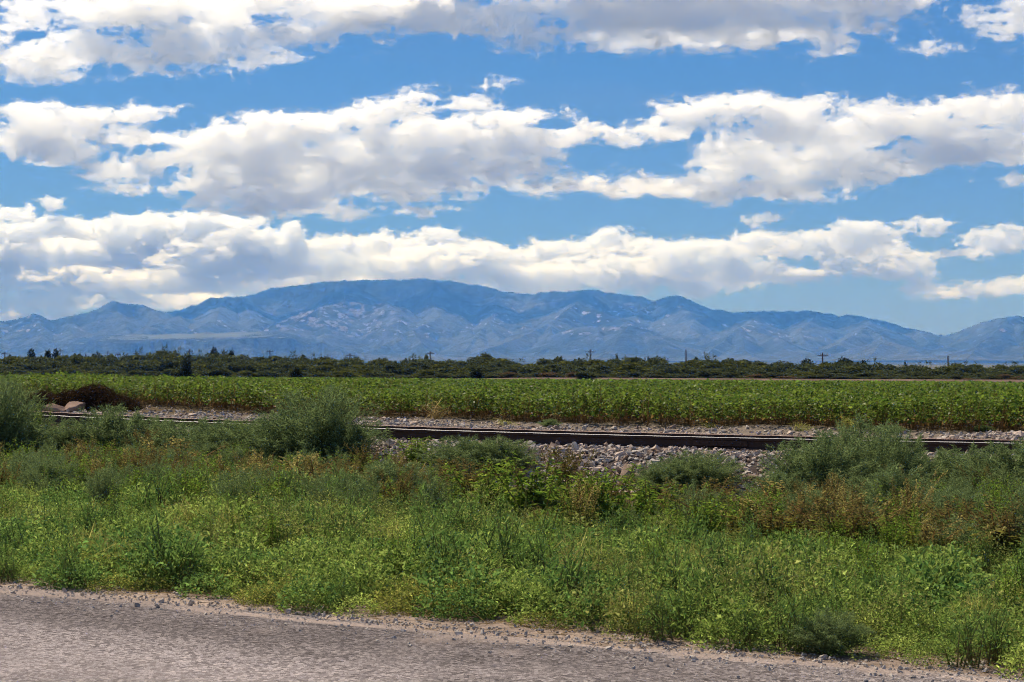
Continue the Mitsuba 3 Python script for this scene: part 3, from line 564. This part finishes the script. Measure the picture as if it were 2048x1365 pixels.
# ------------------------------------------------------------------ brush heap and rocks
def rock(name, px, base, w, h, dp, skin, label, seed, rz=0., squash=(1, 1, 1)):
    r = np.random.default_rng(seed); m = trimesh.creation.icosphere(4, 1.0)
    pts = r.normal(0, 1, (16, 3)); nrm = unit(pts); v = unit(m.vertices)
    cut = np.min(np.where(v @ nrm.T > .05, r.uniform(.55, .82, 16) / np.maximum(v @ nrm.T, .05), 9), 1)
    v = v * np.minimum(cut, 1.0)[:, None] * (1 + .10 * (meshkit.fbm(v * 3 + seed, 4) - .5))[:, None]
    u, vv, d = spot(px, base); s = d / F
    v = v * [w * s * .66, dp * .66, h * s * .72]; v[:, 2] += h * s * .22
    k = numbered(name); mm = trimesh.Trimesh(v, m.faces, process=False)
    mm.apply_transform(trimesh.transformations.rotation_matrix(rz, [0, 0, 1]))
    scene[k] = mikit.ply(mm, skin, smooth=28, to_world=T().translate(world(u, vv, float(ground_z(u, vv))).tolist()))
    labels[k] = {'label': label, 'category': 'rock'}
scene['slab_stone'] = {'type': 'diffuse', 'reflectance': mikit.proc(lambda p, n, uv: mix([.17, .115, .09], [.33, .24, .19], fbm(p.x * 5, p.y * 5, p.z * 9, 4)))}
scene['pale_stone'] = {'type': 'diffuse', 'reflectance': mikit.proc(lambda p, n, uv: mix([.30, .25, .23], [.50, .44, .42], fbm(p.x * 9, p.y * 9, p.z * 9, 4)))}
rock('rock', 112, 826, 50, 22, .7, 'slab_stone', 'tilted tan slab of rock in front of the brush heap, left one of two', 31)
rock('rock', 150, 824, 56, 22, .7, 'slab_stone', 'flat brown slab of rock in front of the brush heap, right one of two', 36)
rock('rock', 2044, 880, 40, 22, .4, 'pale_stone', 'pale squarish boulder at the crop edge by the right border', 33)
def brush_heap():
    "a core of tangled roots and earth under thousands of dead twigs"
    r = np.random.default_rng(90); P, Dr = [], []
    for cx, top, w in ((190, 769, 110), (140, 782, 90), (85, 785, 80), (240, 794, 74), (262, 812, 40), (165, 780, 80), (215, 786, 70)):
        u, v, d = spot(cx, 824); s = d / F; z0 = float(ground_z(u, v)); h = EYE + (HY - top) * s - z0
        n = 1500; q = unit(r.normal(0, 1, (n, 3))); q[:, 2] = abs(q[:, 2])
        P.append(world(u, v, z0) * [1.016, 1.016, 1] + q * np.array([w * s * .5, .7, h]) * r.uniform(.82, 1.0, (n, 1))); Dr.append(np.cross(q, r.normal(0, 1, (n, 3))) + q * .25)
    return np.vstack(P), np.vstack(Dr)
RG = np.random.default_rng(91)
bp, bd = brush_heap(); g = Growth(); nb = len(bp)
g.blades(bp - unit(bd) * .12, bd, RG.uniform(.18, .5, nb), RG.uniform(.012, .028, nb), tint(nb, (.008, .006, .004), (.03, .019, .013), .4))
scene['brush_heap__twigs'] = g.ply('matt_leaf_skin'); labels['brush_heap__twigs'] = {'kind': 'stuff'}
cores = []
for cx, top, w in ((190, 769, 110), (140, 782, 90), (85, 785, 80), (240, 794, 74), (262, 812, 40)):
    u, v, d = spot(cx, 824); s = d / F; z0 = float(ground_z(u, v)); h = (EYE + (HY - top) * s - z0) * .85
    m = trimesh.creation.icosphere(3, 1.0); vv = m.vertices * (1 + .25 * (meshkit.fbm(m.vertices * 2 + cx, 4) - .5))[:, None]
    cores.append(trimesh.Trimesh(vv * [w * s * .44, .62, h] + world(u, v, z0) * [1.016, 1.016, 1], m.faces, process=False))
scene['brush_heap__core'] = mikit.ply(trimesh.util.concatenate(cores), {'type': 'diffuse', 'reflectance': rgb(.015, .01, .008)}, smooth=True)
labels['brush_heap'] = {'label': 'dark heap of dead brush and roots at the crop edge on the left', 'category': 'brush heap'}
# ------------------------------------------------------------------ mountains: ridge lines at their real distances, flanks falling from them, eroded
SKYLINE = [(-120,650,11600),(-40,642,11500),(0,638,11500),(30,634,11500),(65,620,11500),(85,626,11500),(100,632,11500),(112,631,11500),(150,622,11500),(175,615,11550),(200,604,11600),
 (222,600,11600),(228,597,11600),(234,597,11600),(241,602,11600),(255,606,11650),(285,606,11700),(310,617,11900),(333,621,12200)]
CREST = [(320,624,12300),(345,617,12500),(360,614,12600),(390,606,12800),(420,594,12900),(445,589,13000),(480,590,13100),(510,583,13200),(540,576,13300),(600,567,13400),(640,562,13400),(690,556,13400),
 (750,557,13400),(800,556,13300),(840,554,13300),(872,553,13200),(900,557,13200),(930,564,13200),(960,567,13200),(1000,577,13200),(1040,582,13200),(1065,584,13200),(1090,579,13100),
 (1140,576,13000),(1170,574,13000),(1200,577,13000),(1240,583,13000),(1280,590,13000),(1310,597,13000),(1330,592,12900),(1352,588,12800),(1368,591,12800),(1390,600,12700),(1420,610,12700),
 (1470,617,12700),(1530,619,12600),(1590,620,12500),(1620,621,12500),(1640,619,12400),(1662,628,12400),(1692,624,12300),(1712,627,12300),(1740,634,12200),(1780,640,12100),
 (1810,650,12000),(1840,658,11900),(1880,669,11700),(1905,660,11600),(1940,648,11500),(1980,635,11500),(2020,627,11500),(2050,628,11500),(2120,640,11500),(2220,650,11500)]
SPURS = [
 [(420,594,12900),(440,632,11800),(400,668,10700),(330,690,9900)], [(480,590,13100),(500,625,12000),(520,650,11200),(500,672,10300)],
 [(690,556,13400),(690,600,12000),(640,612,11500),(590,640,10800),(545,672,10100)], [(690,600,12000),(735,606,11900),(770,599,11900),(800,635,11100),(790,680,10200)],
 [(640,612,11500),(650,660,10500),(640,690,9800)],
 [(872,553,13200),(862,600,12300),(880,628,11700),(825,655,10900),(760,690,10000),(720,712,9300)], [(880,628,11700),(930,652,11300),(985,690,10300)], [(825,655,10900),(850,690,10000),(880,712,9300)],
 [(1000,577,13200),(985,628,12100),(975,642,11500),(1000,672,10700)], [(975,642,11500),(930,690,10300)],
 [(1170,574,13000),(1158,590,12400),(1155,602,11900),(1100,640,11000),(1040,668,10400),(960,700,9600)], [(1155,602,11900),(1225,628,11300),(1290,652,10800),(1345,678,10200),(1400,700,9500)],
 [(1100,640,11000),(1110,680,10200),(1060,708,9300)],
 [(1155,650,10500),(1200,647,10200),(1258,643,10000),(1290,662,9700),(1330,690,9200)], [(1258,643,10000),(1225,690,9200),(1180,715,8600)], [(1200,647,10200),(1190,690,9500)],
 [(1352,588,12800),(1390,635,11800),(1370,672,11000)], [(1310,597,13000),(1270,630,12200)],
 [(1530,619,12600),(1500,640,11500),(1478,650,10800),(1430,690,9700),(1400,712,9000)], [(1478,650,10800),(1545,666,10300),(1600,690,9600),(1660,712,9000)], [(1478,650,10800),(1490,695,9500),(1520,716,8900)],
 [(1640,619,12400),(1600,655,11400),(1610,680,10600)],
 [(1740,634,12200),(1735,650,11300),(1775,676,10500),(1850,703,9700),(1900,715,9100)], [(1735,650,11300),(1670,685,10000),(1600,712,9200)],
 [(1700,690,9600),(1765,674,9700),(1820,690,9400),(1880,712,8900)], [(1765,674,9700),(1740,705,9000)],
 [(1840,658,11900),(1860,680,11000)],
 [(2020,627,11500),(1995,655,10700),(1950,690,9900)], [(2020,627,11500),(2070,670,10300)], [(1905,700,9000),(1960,688,9100),(2010,684,9200),(2080,690,9000),(2150,700,9000)], [(1960,688,9100),(1930,715,8500)],
 [(1830,700,9800),(1865,694,9900),(1900,700,9700)],
 [(65,620,11500),(90,655,10600),(70,690,9700)], [(150,622,11500),(140,660,10600),(160,690,9800)], [(228,597,11600),(245,635,11000),(260,665,10400)], [(285,606,11700),(330,640,11200)],
 [(360,628,11800),(333,640,10900),(270,655,10200),(190,685,9300),(120,705,8800)], [(445,600,12600),(430,640,11000),(380,655,10400),(300,672,9800),(220,700,9100)], [(0,638,11500),(-20,680,10000)],
]
def build_mountains():
    rng = np.random.default_rng(7)
    segs = []
    def add(line, steep, kids, depth):
        p = [at(*q) for q in line]
        for a, b in zip(p[:-1], p[1:]):
            segs.append((a, b, steep))
            L = np.linalg.norm((b - a)[:2])
            for _ in range(int(L / kids) + (rng.random() < (L / kids) % 1)) if kids else ():
                t = rng.random(); o = a + (b - a) * t
                d = (b - a)[:2] / L
                side = 1 if rng.random() < .5 else -1
                nrm = np.array([-d[1], d[0]]) * side
                if nrm[1] > .3: nrm = -nrm
                ang = rng.normal(0, .45); c, s_ = math.cos(ang), math.sin(ang)
                w = np.array([c * nrm[0] - s_ * nrm[1], s_ * nrm[0] + c * nrm[1]])
                ln = o[2] * rng.uniform(1.3, 2.2)
                o1 = np.array([*(o[:2] + w * 40), o[2] * .96]); m = np.array([*(o[:2] + w * ln * .5 + rng.normal(0, 60, 2)), o[2] * rng.uniform(.58, .7)])
                e = np.array([*(o[:2] + w * ln + rng.normal(0, 90, 2)), o[2] * rng.uniform(.22, .34)])
                segs.append((o1, m, steep * 1.15)); segs.append((m, e, steep * 1.15))
    add(SKYLINE, .85, 260, 0); add(CREST, .55, 330, 0)
    add([(228, 596, 11590), (237, 596, 11590)], 5., 0, 0); add([(60, 621, 11490), (70, 619, 11490)], 3., 0, 0); add([(104, 630, 11490), (116, 632, 11490)], 3., 0, 0); add([(1152, 601, 11900), (1160, 600, 11900)], 2.5, 0, 0); add([(680, 601, 12000), (700, 599, 12000)], 2.5, 0, 0); add([(765, 599, 11900), (775, 598, 11900)], 3., 0, 0)
    for s in SPURS: add(s, .55, 420, 1)
    nu, nv = 1000, 430
    tx = np.linspace(-.40, .40, nu)
    Y = 6600 + (np.linspace(0, 1, nv) ** .92) * (14600 - 6600)
    X, Y = np.meshgrid(tx, Y, indexing='ij'); X = X * Y
    P = np.stack([X, Y, 0 * X], -1)
    wx = (meshkit.fbm(P / 400., 5, 3) - .5) * 260; wy = (meshkit.fbm(P / 400., 5, 5) - .5) * 260
    best, dist = np.full(X.shape, -1e9), np.full(X.shape, 1e9)
    for a, b, steep in segs:
        d = b - a; L2 = d[0] ** 2 + d[1] ** 2
        rad = max(a[2], b[2]) * 3.5 + 400
        m = (X > min(a[0], b[0]) - rad) & (X < max(a[0], b[0]) + rad) & (Y > min(a[1], b[1]) - rad) & (Y < max(a[1], b[1]) + rad)
        xs, ys = X[m], Y[m]
        def dd(px, py):
            t = np.clip(((px - a[0]) * d[0] + (py - a[1]) * d[1]) / L2, 0, 1)
            return np.hypot(px - a[0] - d[0] * t, py - a[1] - d[1] * t), t
        d0, t0 = dd(xs, ys)
        d1, t1 = dd(xs + wx[m], ys + wy[m])
        k = np.clip(.30 + d0 / 280, 0, 1) if steep < 4 else np.zeros_like(d0)
        q = d0 * (1 - k) + d1 * k
        zr = a[2] + d[2] * (t0 * (1 - k) + t1 * k)
        z = zr * np.exp(-steep * q / np.maximum(zr, 30))
        o = best[m]
        kk = 14.
        hh = np.clip(.5 + .5 * (z - o) / kk, 0, 1)
        best[m] = np.where(o < -1e8, z, o * (1 - hh) + z * hh + kk * hh * (1 - hh) * (np.minimum(d0, dist[m]) > 60))
        dist[m] = np.minimum(dist[m], d0)
    h = np.maximum(best, 0)
    r = 0
    for o, (wl, am) in enumerate(((430, 1.), (190, .7), (85, .45), (38, .25))):
        n_ = meshkit.noise((P + np.stack([wx, wy, 0 * wx], -1) * .5) / wl, 20 + o)
        r = r + am * np.abs(2 * n_ - 1)
    h = h - (1.0 - r) * (np.minimum(h * .30, 84) + 44 * np.clip((h - 260) / 200, 0, 1)) * np.clip(dist / 260, .10, 1)
    rough = np.abs(2 * meshkit.noise(P / 120., 50) - 1)
    h += (meshkit.fbm(P / 60., 4, 61) - .5) * 40 * np.clip(h / 200, .1, 1) * np.clip(dist / 160, .5, 1)
    # the mesa on the left: a flat pale top with a gullied scarp
    pxl = X / Y * F + CX
    edge = 8900 - 120 * np.sin(pxl / 55.) + 110 * np.abs(2 * meshkit.noise(np.stack([pxl / 26., 0 * X, Y / 900.], -1), 70) - 1)
    side = np.minimum(pxl - 150, 620 - pxl) * 2.6 - 260 * meshkit.fbm(P / 260., 3, 77)
    edge = edge + 620 * (meshkit.fbm(P / 380., 3, 78) - .5)
    inner = np.minimum(np.minimum(Y - edge, 10000 - Y), side)
    top = EYE + (HY - (679 - 9 * np.clip((pxl - 260) / 280, 0, 1))) / F * 9300 + (Y - 9000) * .052
    gully = np.abs(2 * meshkit.noise(np.stack([pxl / 15., Y / 700., 0 * X], -1), 71) - 1) * 15
    top = top + (meshkit.fbm(P / 330., 3, 79) - .5) * 20 - 16 * np.abs(2 * meshkit.noise(P / 95., 72) - 1) * np.clip(1 - inner / 260, 0, 1)
    mesa = np.where(inner > 0, top, top + (inner * .30) - gully * np.clip(-inner / 150, 0, 1))
    keep = np.clip(1 + np.minimum(inner, np.where(inner < 0, inner, 0)) / 420, 0, 1) * np.clip(side / 60 + 1, 0, 1)
    h = np.maximum(h * (1 - keep), np.maximum(mesa, 0))
    fan = np.clip((Y - 6900) / 3600, 0, 1) ** 1.5 * 58 + (meshkit.fbm(P / 500., 3, 81) - .5) * 14
    h = np.maximum(h, fan) + 6 * np.exp(-np.abs(h - fan) / 12)
    h = h - 12 - 40 * np.clip((6900 - Y) / 300, 0, 1)
    v = np.stack([X, Y, h], -1).reshape(-1, 3)
    i, j = np.meshgrid(np.arange(nu - 1), np.arange(nv - 1), indexing='ij')
    q = np.stack([i * nv + j, (i + 1) * nv + j, (i + 1) * nv + j + 1, i * nv + j + 1], -1).reshape(-1, 4)
    return v, q

def mountain_colour(p, n, uv):
    x, y, z = p.x, p.y, p.z
    a = fbm(x / 520, y / 520, 1.0, 4)
    b = fbm(x / 90, y / 90, 5.0, 3)
    s = noise(x / 17, y / 17, z / 17)
    t = noise(x / 8, y / 8, 3.0)
    scrub = mix([.068, .078, .064], [.034, .045, .034], smoothstep(.35, .65, a * .6 + b * .4))
    scrub = scrub * (.62 + .75 * s * .6 + .4 * t)
    forest_and_shadow = mix([.011, .016, .009], [.025, .029, .015], b) * (.7 + .6 * s)
    wood_and_shadow = smoothstep(-.22, .30, (z - 330) / 420 + (a - .5) * 1.1 + (b - .5) * .8)  # forest darkening by height, also painting in the cloud shadow over the upper slopes
    c = mix(scrub, forest_and_shadow, wood_and_shadow)
    steep = smoothstep(.93, .80, n.z)
    rock = smoothstep(.63, .71, fbm(x / 45, y / 110, z / 34, 4)) * smoothstep(.44, .58, fbm(x / 900, y / 900, 9.0, 2)) * smoothstep(110, 190, z) * smoothstep(520, 330, z)
    cliff = dr.exp(-dr.square((x + 1200) / 380) - dr.square((y - 11350) / 700))
    rock = dr.maximum(rock, .9 * cliff * smoothstep(.50, .60, fbm(x / 40, y / 100, z / 26, 4)))
    c = mix(c, mi.Color3f(.26, .225, .215) * (.6 + .7 * noise(x / 14, y / 14, z / 10)), rock * (.35 + .65 * steep))
    grass = smoothstep(.988, .997, n.z) * smoothstep(90, 108, z) * smoothstep(260, 200, z) * smoothstep(-900, -1100, x)
    c = mix(c, mi.Color3f(.10, .11, .07) * (.75 + .5 * b), grass)
    low = smoothstep(60, 20, z)
    return mix(c, mix([.085, .088, .06], [.05, .058, .034], smoothstep(.4, .6, fbm(x / 300, y / 120, 2.0, 4))) * (.75 + .5 * s), low * .7)
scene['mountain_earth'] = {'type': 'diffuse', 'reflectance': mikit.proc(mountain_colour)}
mv, mf = build_mountains()
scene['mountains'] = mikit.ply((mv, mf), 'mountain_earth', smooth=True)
labels['mountains'] = {'label': 'long hazy blue desert mountain range with forested crest in painted cloud shade and pale foothills', 'kind': 'structure'}
# ------------------------------------------------------------------ clouds: billowing bodies of white vapour, each bank at its own distance
def surface_net(f, org, h):
    "mesh of f = 0 on a regular grid (f > 0 inside), naive surface nets"
    s = f > 0
    nx, ny, nz = f.shape
    c = [(i, j, k) for i in (0, 1) for j in (0, 1) for k in (0, 1)]
    n_in = sum(s[i:nx - 1 + i, j:ny - 1 + j, k:nz - 1 + k].astype(np.int8) for i, j, k in c)
    cells = np.argwhere((n_in > 0) & (n_in < 8))
    idx = -np.ones((nx - 1, ny - 1, nz - 1), np.int32)
    idx[tuple(cells.T)] = np.arange(len(cells))
    acc, cnt = np.zeros((len(cells), 3)), np.zeros(len(cells))
    for a in c:
        for ax in range(3):
            if a[ax]: continue
            b = list(a); b[ax] = 1
            fa, fb = f[tuple((cells + a).T)], f[tuple((cells + b).T)]
            m = (fa > 0) != (fb > 0)
            t = np.where(m, fa / np.where(m, fa - fb, 1), 0)
            p = np.tile(np.array(a, float), (len(cells), 1)); p[:, ax] += t
            acc += p * m[:, None]; cnt += m
    v = (cells + acc / cnt[:, None]) * h + org
    quads = []
    for ax in range(3):
        u, w = [(1, 2), (2, 0), (0, 1)][ax]
        sl0, sl1 = [slice(None)] * 3, [slice(None)] * 3
        sl0[ax], sl1[ax] = slice(0, -1), slice(1, None)
        e = np.argwhere(s[tuple(sl0)] != s[tuple(sl1)])
        e = e[(e[:, u] > 0) & (e[:, w] > 0) & (e[:, u] < f.shape[u] - 1) & (e[:, w] < f.shape[w] - 1)]
        inside = s[tuple(e.T)]
        o = np.eye(3, dtype=int)
        q = np.stack([idx[tuple((e - o[u] - o[w]).T)], idx[tuple((e - o[w]).T)], idx[tuple(e.T)], idx[tuple((e - o[u]).T)]], 1)
        quads.append(np.where(inside[:, None], q, q[:, ::-1]))
    q = np.vstack(quads)
    return v, np.vstack([q[:, [0, 1, 2]], q[:, [0, 2, 3]]])

def cloud_bank(key, blobs, D, h, seed, label, sigma, puff=26, dy=0.9, spread=.25, veil=5.5, pale=.9998):
    rng = np.random.default_rng(seed)
    P, R = [], []
    s = D / F
    for cx, cy, rx, ry in blobs:
        k = 1 + (rng.uniform(-spread, spread) * rx / F if spread < 1 else rng.uniform(0, spread - 1))
        P.append(at(cx, cy, D * k)); R.append(np.array([rx * s, max(ry, min(rx, 90) * .7) * dy * s, ry * s]) * k)
    P, R = np.array(P), np.array(R)
    pad = 3 * puff * s * .5 + 3 * h
    lo, hi = (P - R).min(0) - pad, (P + R).max(0) + pad
    n = np.ceil((hi - lo) / h).astype(int) + 1
    f = np.full(n, -1e3, np.float32)
    ax = [lo[k] + np.arange(n[k]) * h for k in range(3)]
    for p, r in zip(P, R):
        sl = [slice(max(0, int((p[k] - r[k] - pad - lo[k]) / h)), int((p[k] + r[k] + pad - lo[k]) / h) + 2) for k in range(3)]
        g = [((ax[k][sl[k]] - p[k]) / r[k]).astype(np.float32) for k in range(3)]
        q = np.sqrt(g[0][:, None, None] ** 2 + g[1][None, :, None] ** 2 + g[2][None, None, :] ** 2)
        e = (1 - q) * r.min()
        old = f[tuple(sl)]
        k = 4 * s
        hh = np.clip(.5 + .5 * (e - old) / k, 0, 1)
        f[tuple(sl)] = old * (1 - hh) + e * hh + k * hh * (1 - hh)
    near = np.argwhere(np.abs(f) < puff * s * 1.3)
    pts = near * h + lo
    amp = np.zeros(len(pts))
    for o, (wl, a) in enumerate(((80, .85), (34, .75), (15, .65), (7.5, .46), (4.2, .28))):
        nz_ = meshkit.noise(pts / (wl * s) * [1, 1, 1.5], seed * 10 + o)
        amp += a * (.55 - 2 * np.abs(2 * nz_ - 1)) if o < 3 else a * (2 * nz_ - 1)
    f[tuple(near.T)] += (amp * puff * s * .5).astype(np.float32)
    # a dense body inside a thin ragged veil
    fine = meshkit.fbm(pts / (16 * s) * [1, 1, 1.3], 3, seed * 10 + 7) - .5
    g = f.copy(); g[tuple(near.T)] += ((veil + fine * 4.2 * veil) * s).astype(np.float32)
    g = np.maximum(g, f + .5 * s)
    for part, (field, sig, key2) in enumerate(((g, sigma * .11, key + '_veil'), (f, sigma, key))):
        v, t = surface_net(field, lo, h)
        m = trimesh.Trimesh(v, t, process=False)
        cc = trimesh.graph.connected_component_labels(m.face_adjacency, node_count=len(m.faces))
        m.update_faces(np.bincount(cc)[cc] > 24); m.remove_unreferenced_vertices()
        scene['vapour_' + key2] = {'type': 'homogeneous', 'albedo': pale, 'sigma_t': sig, 'phase': {'type': 'hg', 'g': 0.5}}
        more = {'exterior': {'type': 'ref', 'id': 'vapour_' + key + '_veil'}} if part else {}
        scene[key + ('__body' if part else '__veil')] = mikit.ply(m, {'type': 'null'}, smooth=False, interior={'type': 'ref', 'id': 'vapour_' + key2}, **more)
    labels[key] = {'label': label, 'category': 'cloud', 'kind': 'stuff'}

MID = [(60,225,50,14),(110,250,90,32),(60,290,65,28),(130,305,55,18),(170,250,40,18),(270,240,50,25),(275,275,45,10),(357,228,18,6),
 (460,290,110,45),(560,260,90,30),(640,240,50,15),(480,360,130,55),(600,370,130,50),(700,330,90,60),(560,405,140,22),(690,412,55,20),(560,320,140,60),
 (220,345,48,24),(290,345,50,22),(250,370,35,10),(340,310,50,25),(780,215,60,22),(840,195,35,12),(720,240,80,22),(860,260,100,30),(780,290,100,45),
 (800,350,90,45),(825,390,40,18),(900,340,100,38),(940,375,25,14),(980,300,120,36),(1010,345,90,22),(1080,268,100,20),(1180,270,90,18),(1260,277,65,14),(1040,238,80,11),
 (960,207,40,9),(1000,180,22,11),(1090,372,45,10),(1350,232,45,20),(1420,222,80,22),(1500,215,80,25),(1470,310,80,45),(1600,250,130,48),(1560,330,140,48),
 (1700,260,110,38),(1700,330,130,36),(1850,240,130,40),(1850,305,130,32),(1985,218,90,36),(1995,295,80,32),(2100,240,90,50),(1160,370,80,12),(1270,370,90,22),(1370,375,90,22),
 (1450,382,90,18),(1580,380,80,16),(1320,265,60,12),(1530,437,33,13),(2022,358,24,6),(845,421,18,4),(-60,280,70,30),(2200,280,110,50)]
TOP = [(60,35,70,26),(180,15,200,36),(350,5,250,40),(600,10,250,40),(850,10,200,42),(80,118,85,36),(200,100,130,38),(330,92,130,42),(420,70,80,35),
 (530,122,55,16),(490,95,35,28),(560,60,90,25),(640,66,45,20),(742,66,22,18),(700,40,80,25),(930,50,80,16),(1000,28,80,38),(1050,70,38,22),
 (1250,20,140,50),(1400,25,200,56),(1600,20,210,56),(1750,15,100,36),(1300,72,110,22),(1210,92,36,10),(1660,88,50,18),(1500,70,140,24),(2005,42,45,26),(2050,20,60,46),
 (1880,94,30,7),(1910,25,36,8),(300,-70,400,70),(900,-60,400,60),(1450,-70,400,80),(2150,-10,90,60),(-90,60,110,60)]
LOW = [(60,470,110,35),(180,465,120,30),(300,462,120,30),(430,458,110,28),(520,475,100,28),(100,520,180,40),(300,520,200,40),(500,520,180,40),(660,490,120,24),(760,500,120,22),
 (870,490,55,28),(700,530,200,30),(900,520,120,32),(1000,512,110,24),(1100,512,100,24),(1220,495,75,32),(1100,560,180,28),(1250,545,150,32),(1330,502,90,22),(1420,520,110,32),
 (1370,560,110,26),(1500,488,55,16),(1560,500,60,18),(1480,540,65,26),(1600,550,55,14),(1650,490,60,22),(1720,475,55,28),(1760,500,75,22),(1850,460,42,20),(1800,535,58,22),
 (1680,530,45,16),(1850,575,33,10),(1930,580,55,10),(2035,572,28,12),(1990,482,45,16),(2035,472,40,18),(1920,510,26,6),(100,570,160,20),(300,560,200,22),(500,565,160,14),
 (120,605,150,13),(330,600,120,11),(60,632,90,10),(600,560,150,16),(100,411,18,5),(-90,530,120,90),(40,430,40,8)]
if 1:
    cloud_bank('cloud_bank', MID, 13300, 13.0, 1, 'middle bank of broken white cumulus with grey bellies above the mountains', 1/72., 30, .5, pale={'type': 'rgb', 'value': [.980, .991, .9999]})
    cloud_bank('cloud_bank_001', TOP, 9500, 10.0, 2, 'highest bank of white cumulus crossing the top of the sky', 1/75., 30, .42, pale={'type': 'rgb', 'value': [.980, .991, .9999]})
    cloud_bank('cloud_bank_002', LOW, 20500, 21.0, 5, 'lowest long bank of grey and white cloud resting behind the mountain crest', 1/80., 32, .65, 1.10, 5.0, {'type': 'rgb', 'value': [.925, .956, .9999]})
# ------------------------------------------------------------------ air
scene['haze_air'] = {'type': 'homogeneous', 'albedo': {'type': 'rgb', 'value': [.82, .90, .97]}, 'sigma_t': {'type': 'rgb', 'value': [1.0e-5, 3.2e-5, 9.5e-5]}}
scene['haze'] = {'type': 'cube', 'to_world': T().translate([0, 5000, 320]).scale([15000, 11000, 348]), 'bsdf': {'type': 'null'}, 'interior': {'type': 'ref', 'id': 'haze_air'}}
labels['haze'] = {'label': 'thin blue haze in the air over the valley', 'kind': 'stuff'}
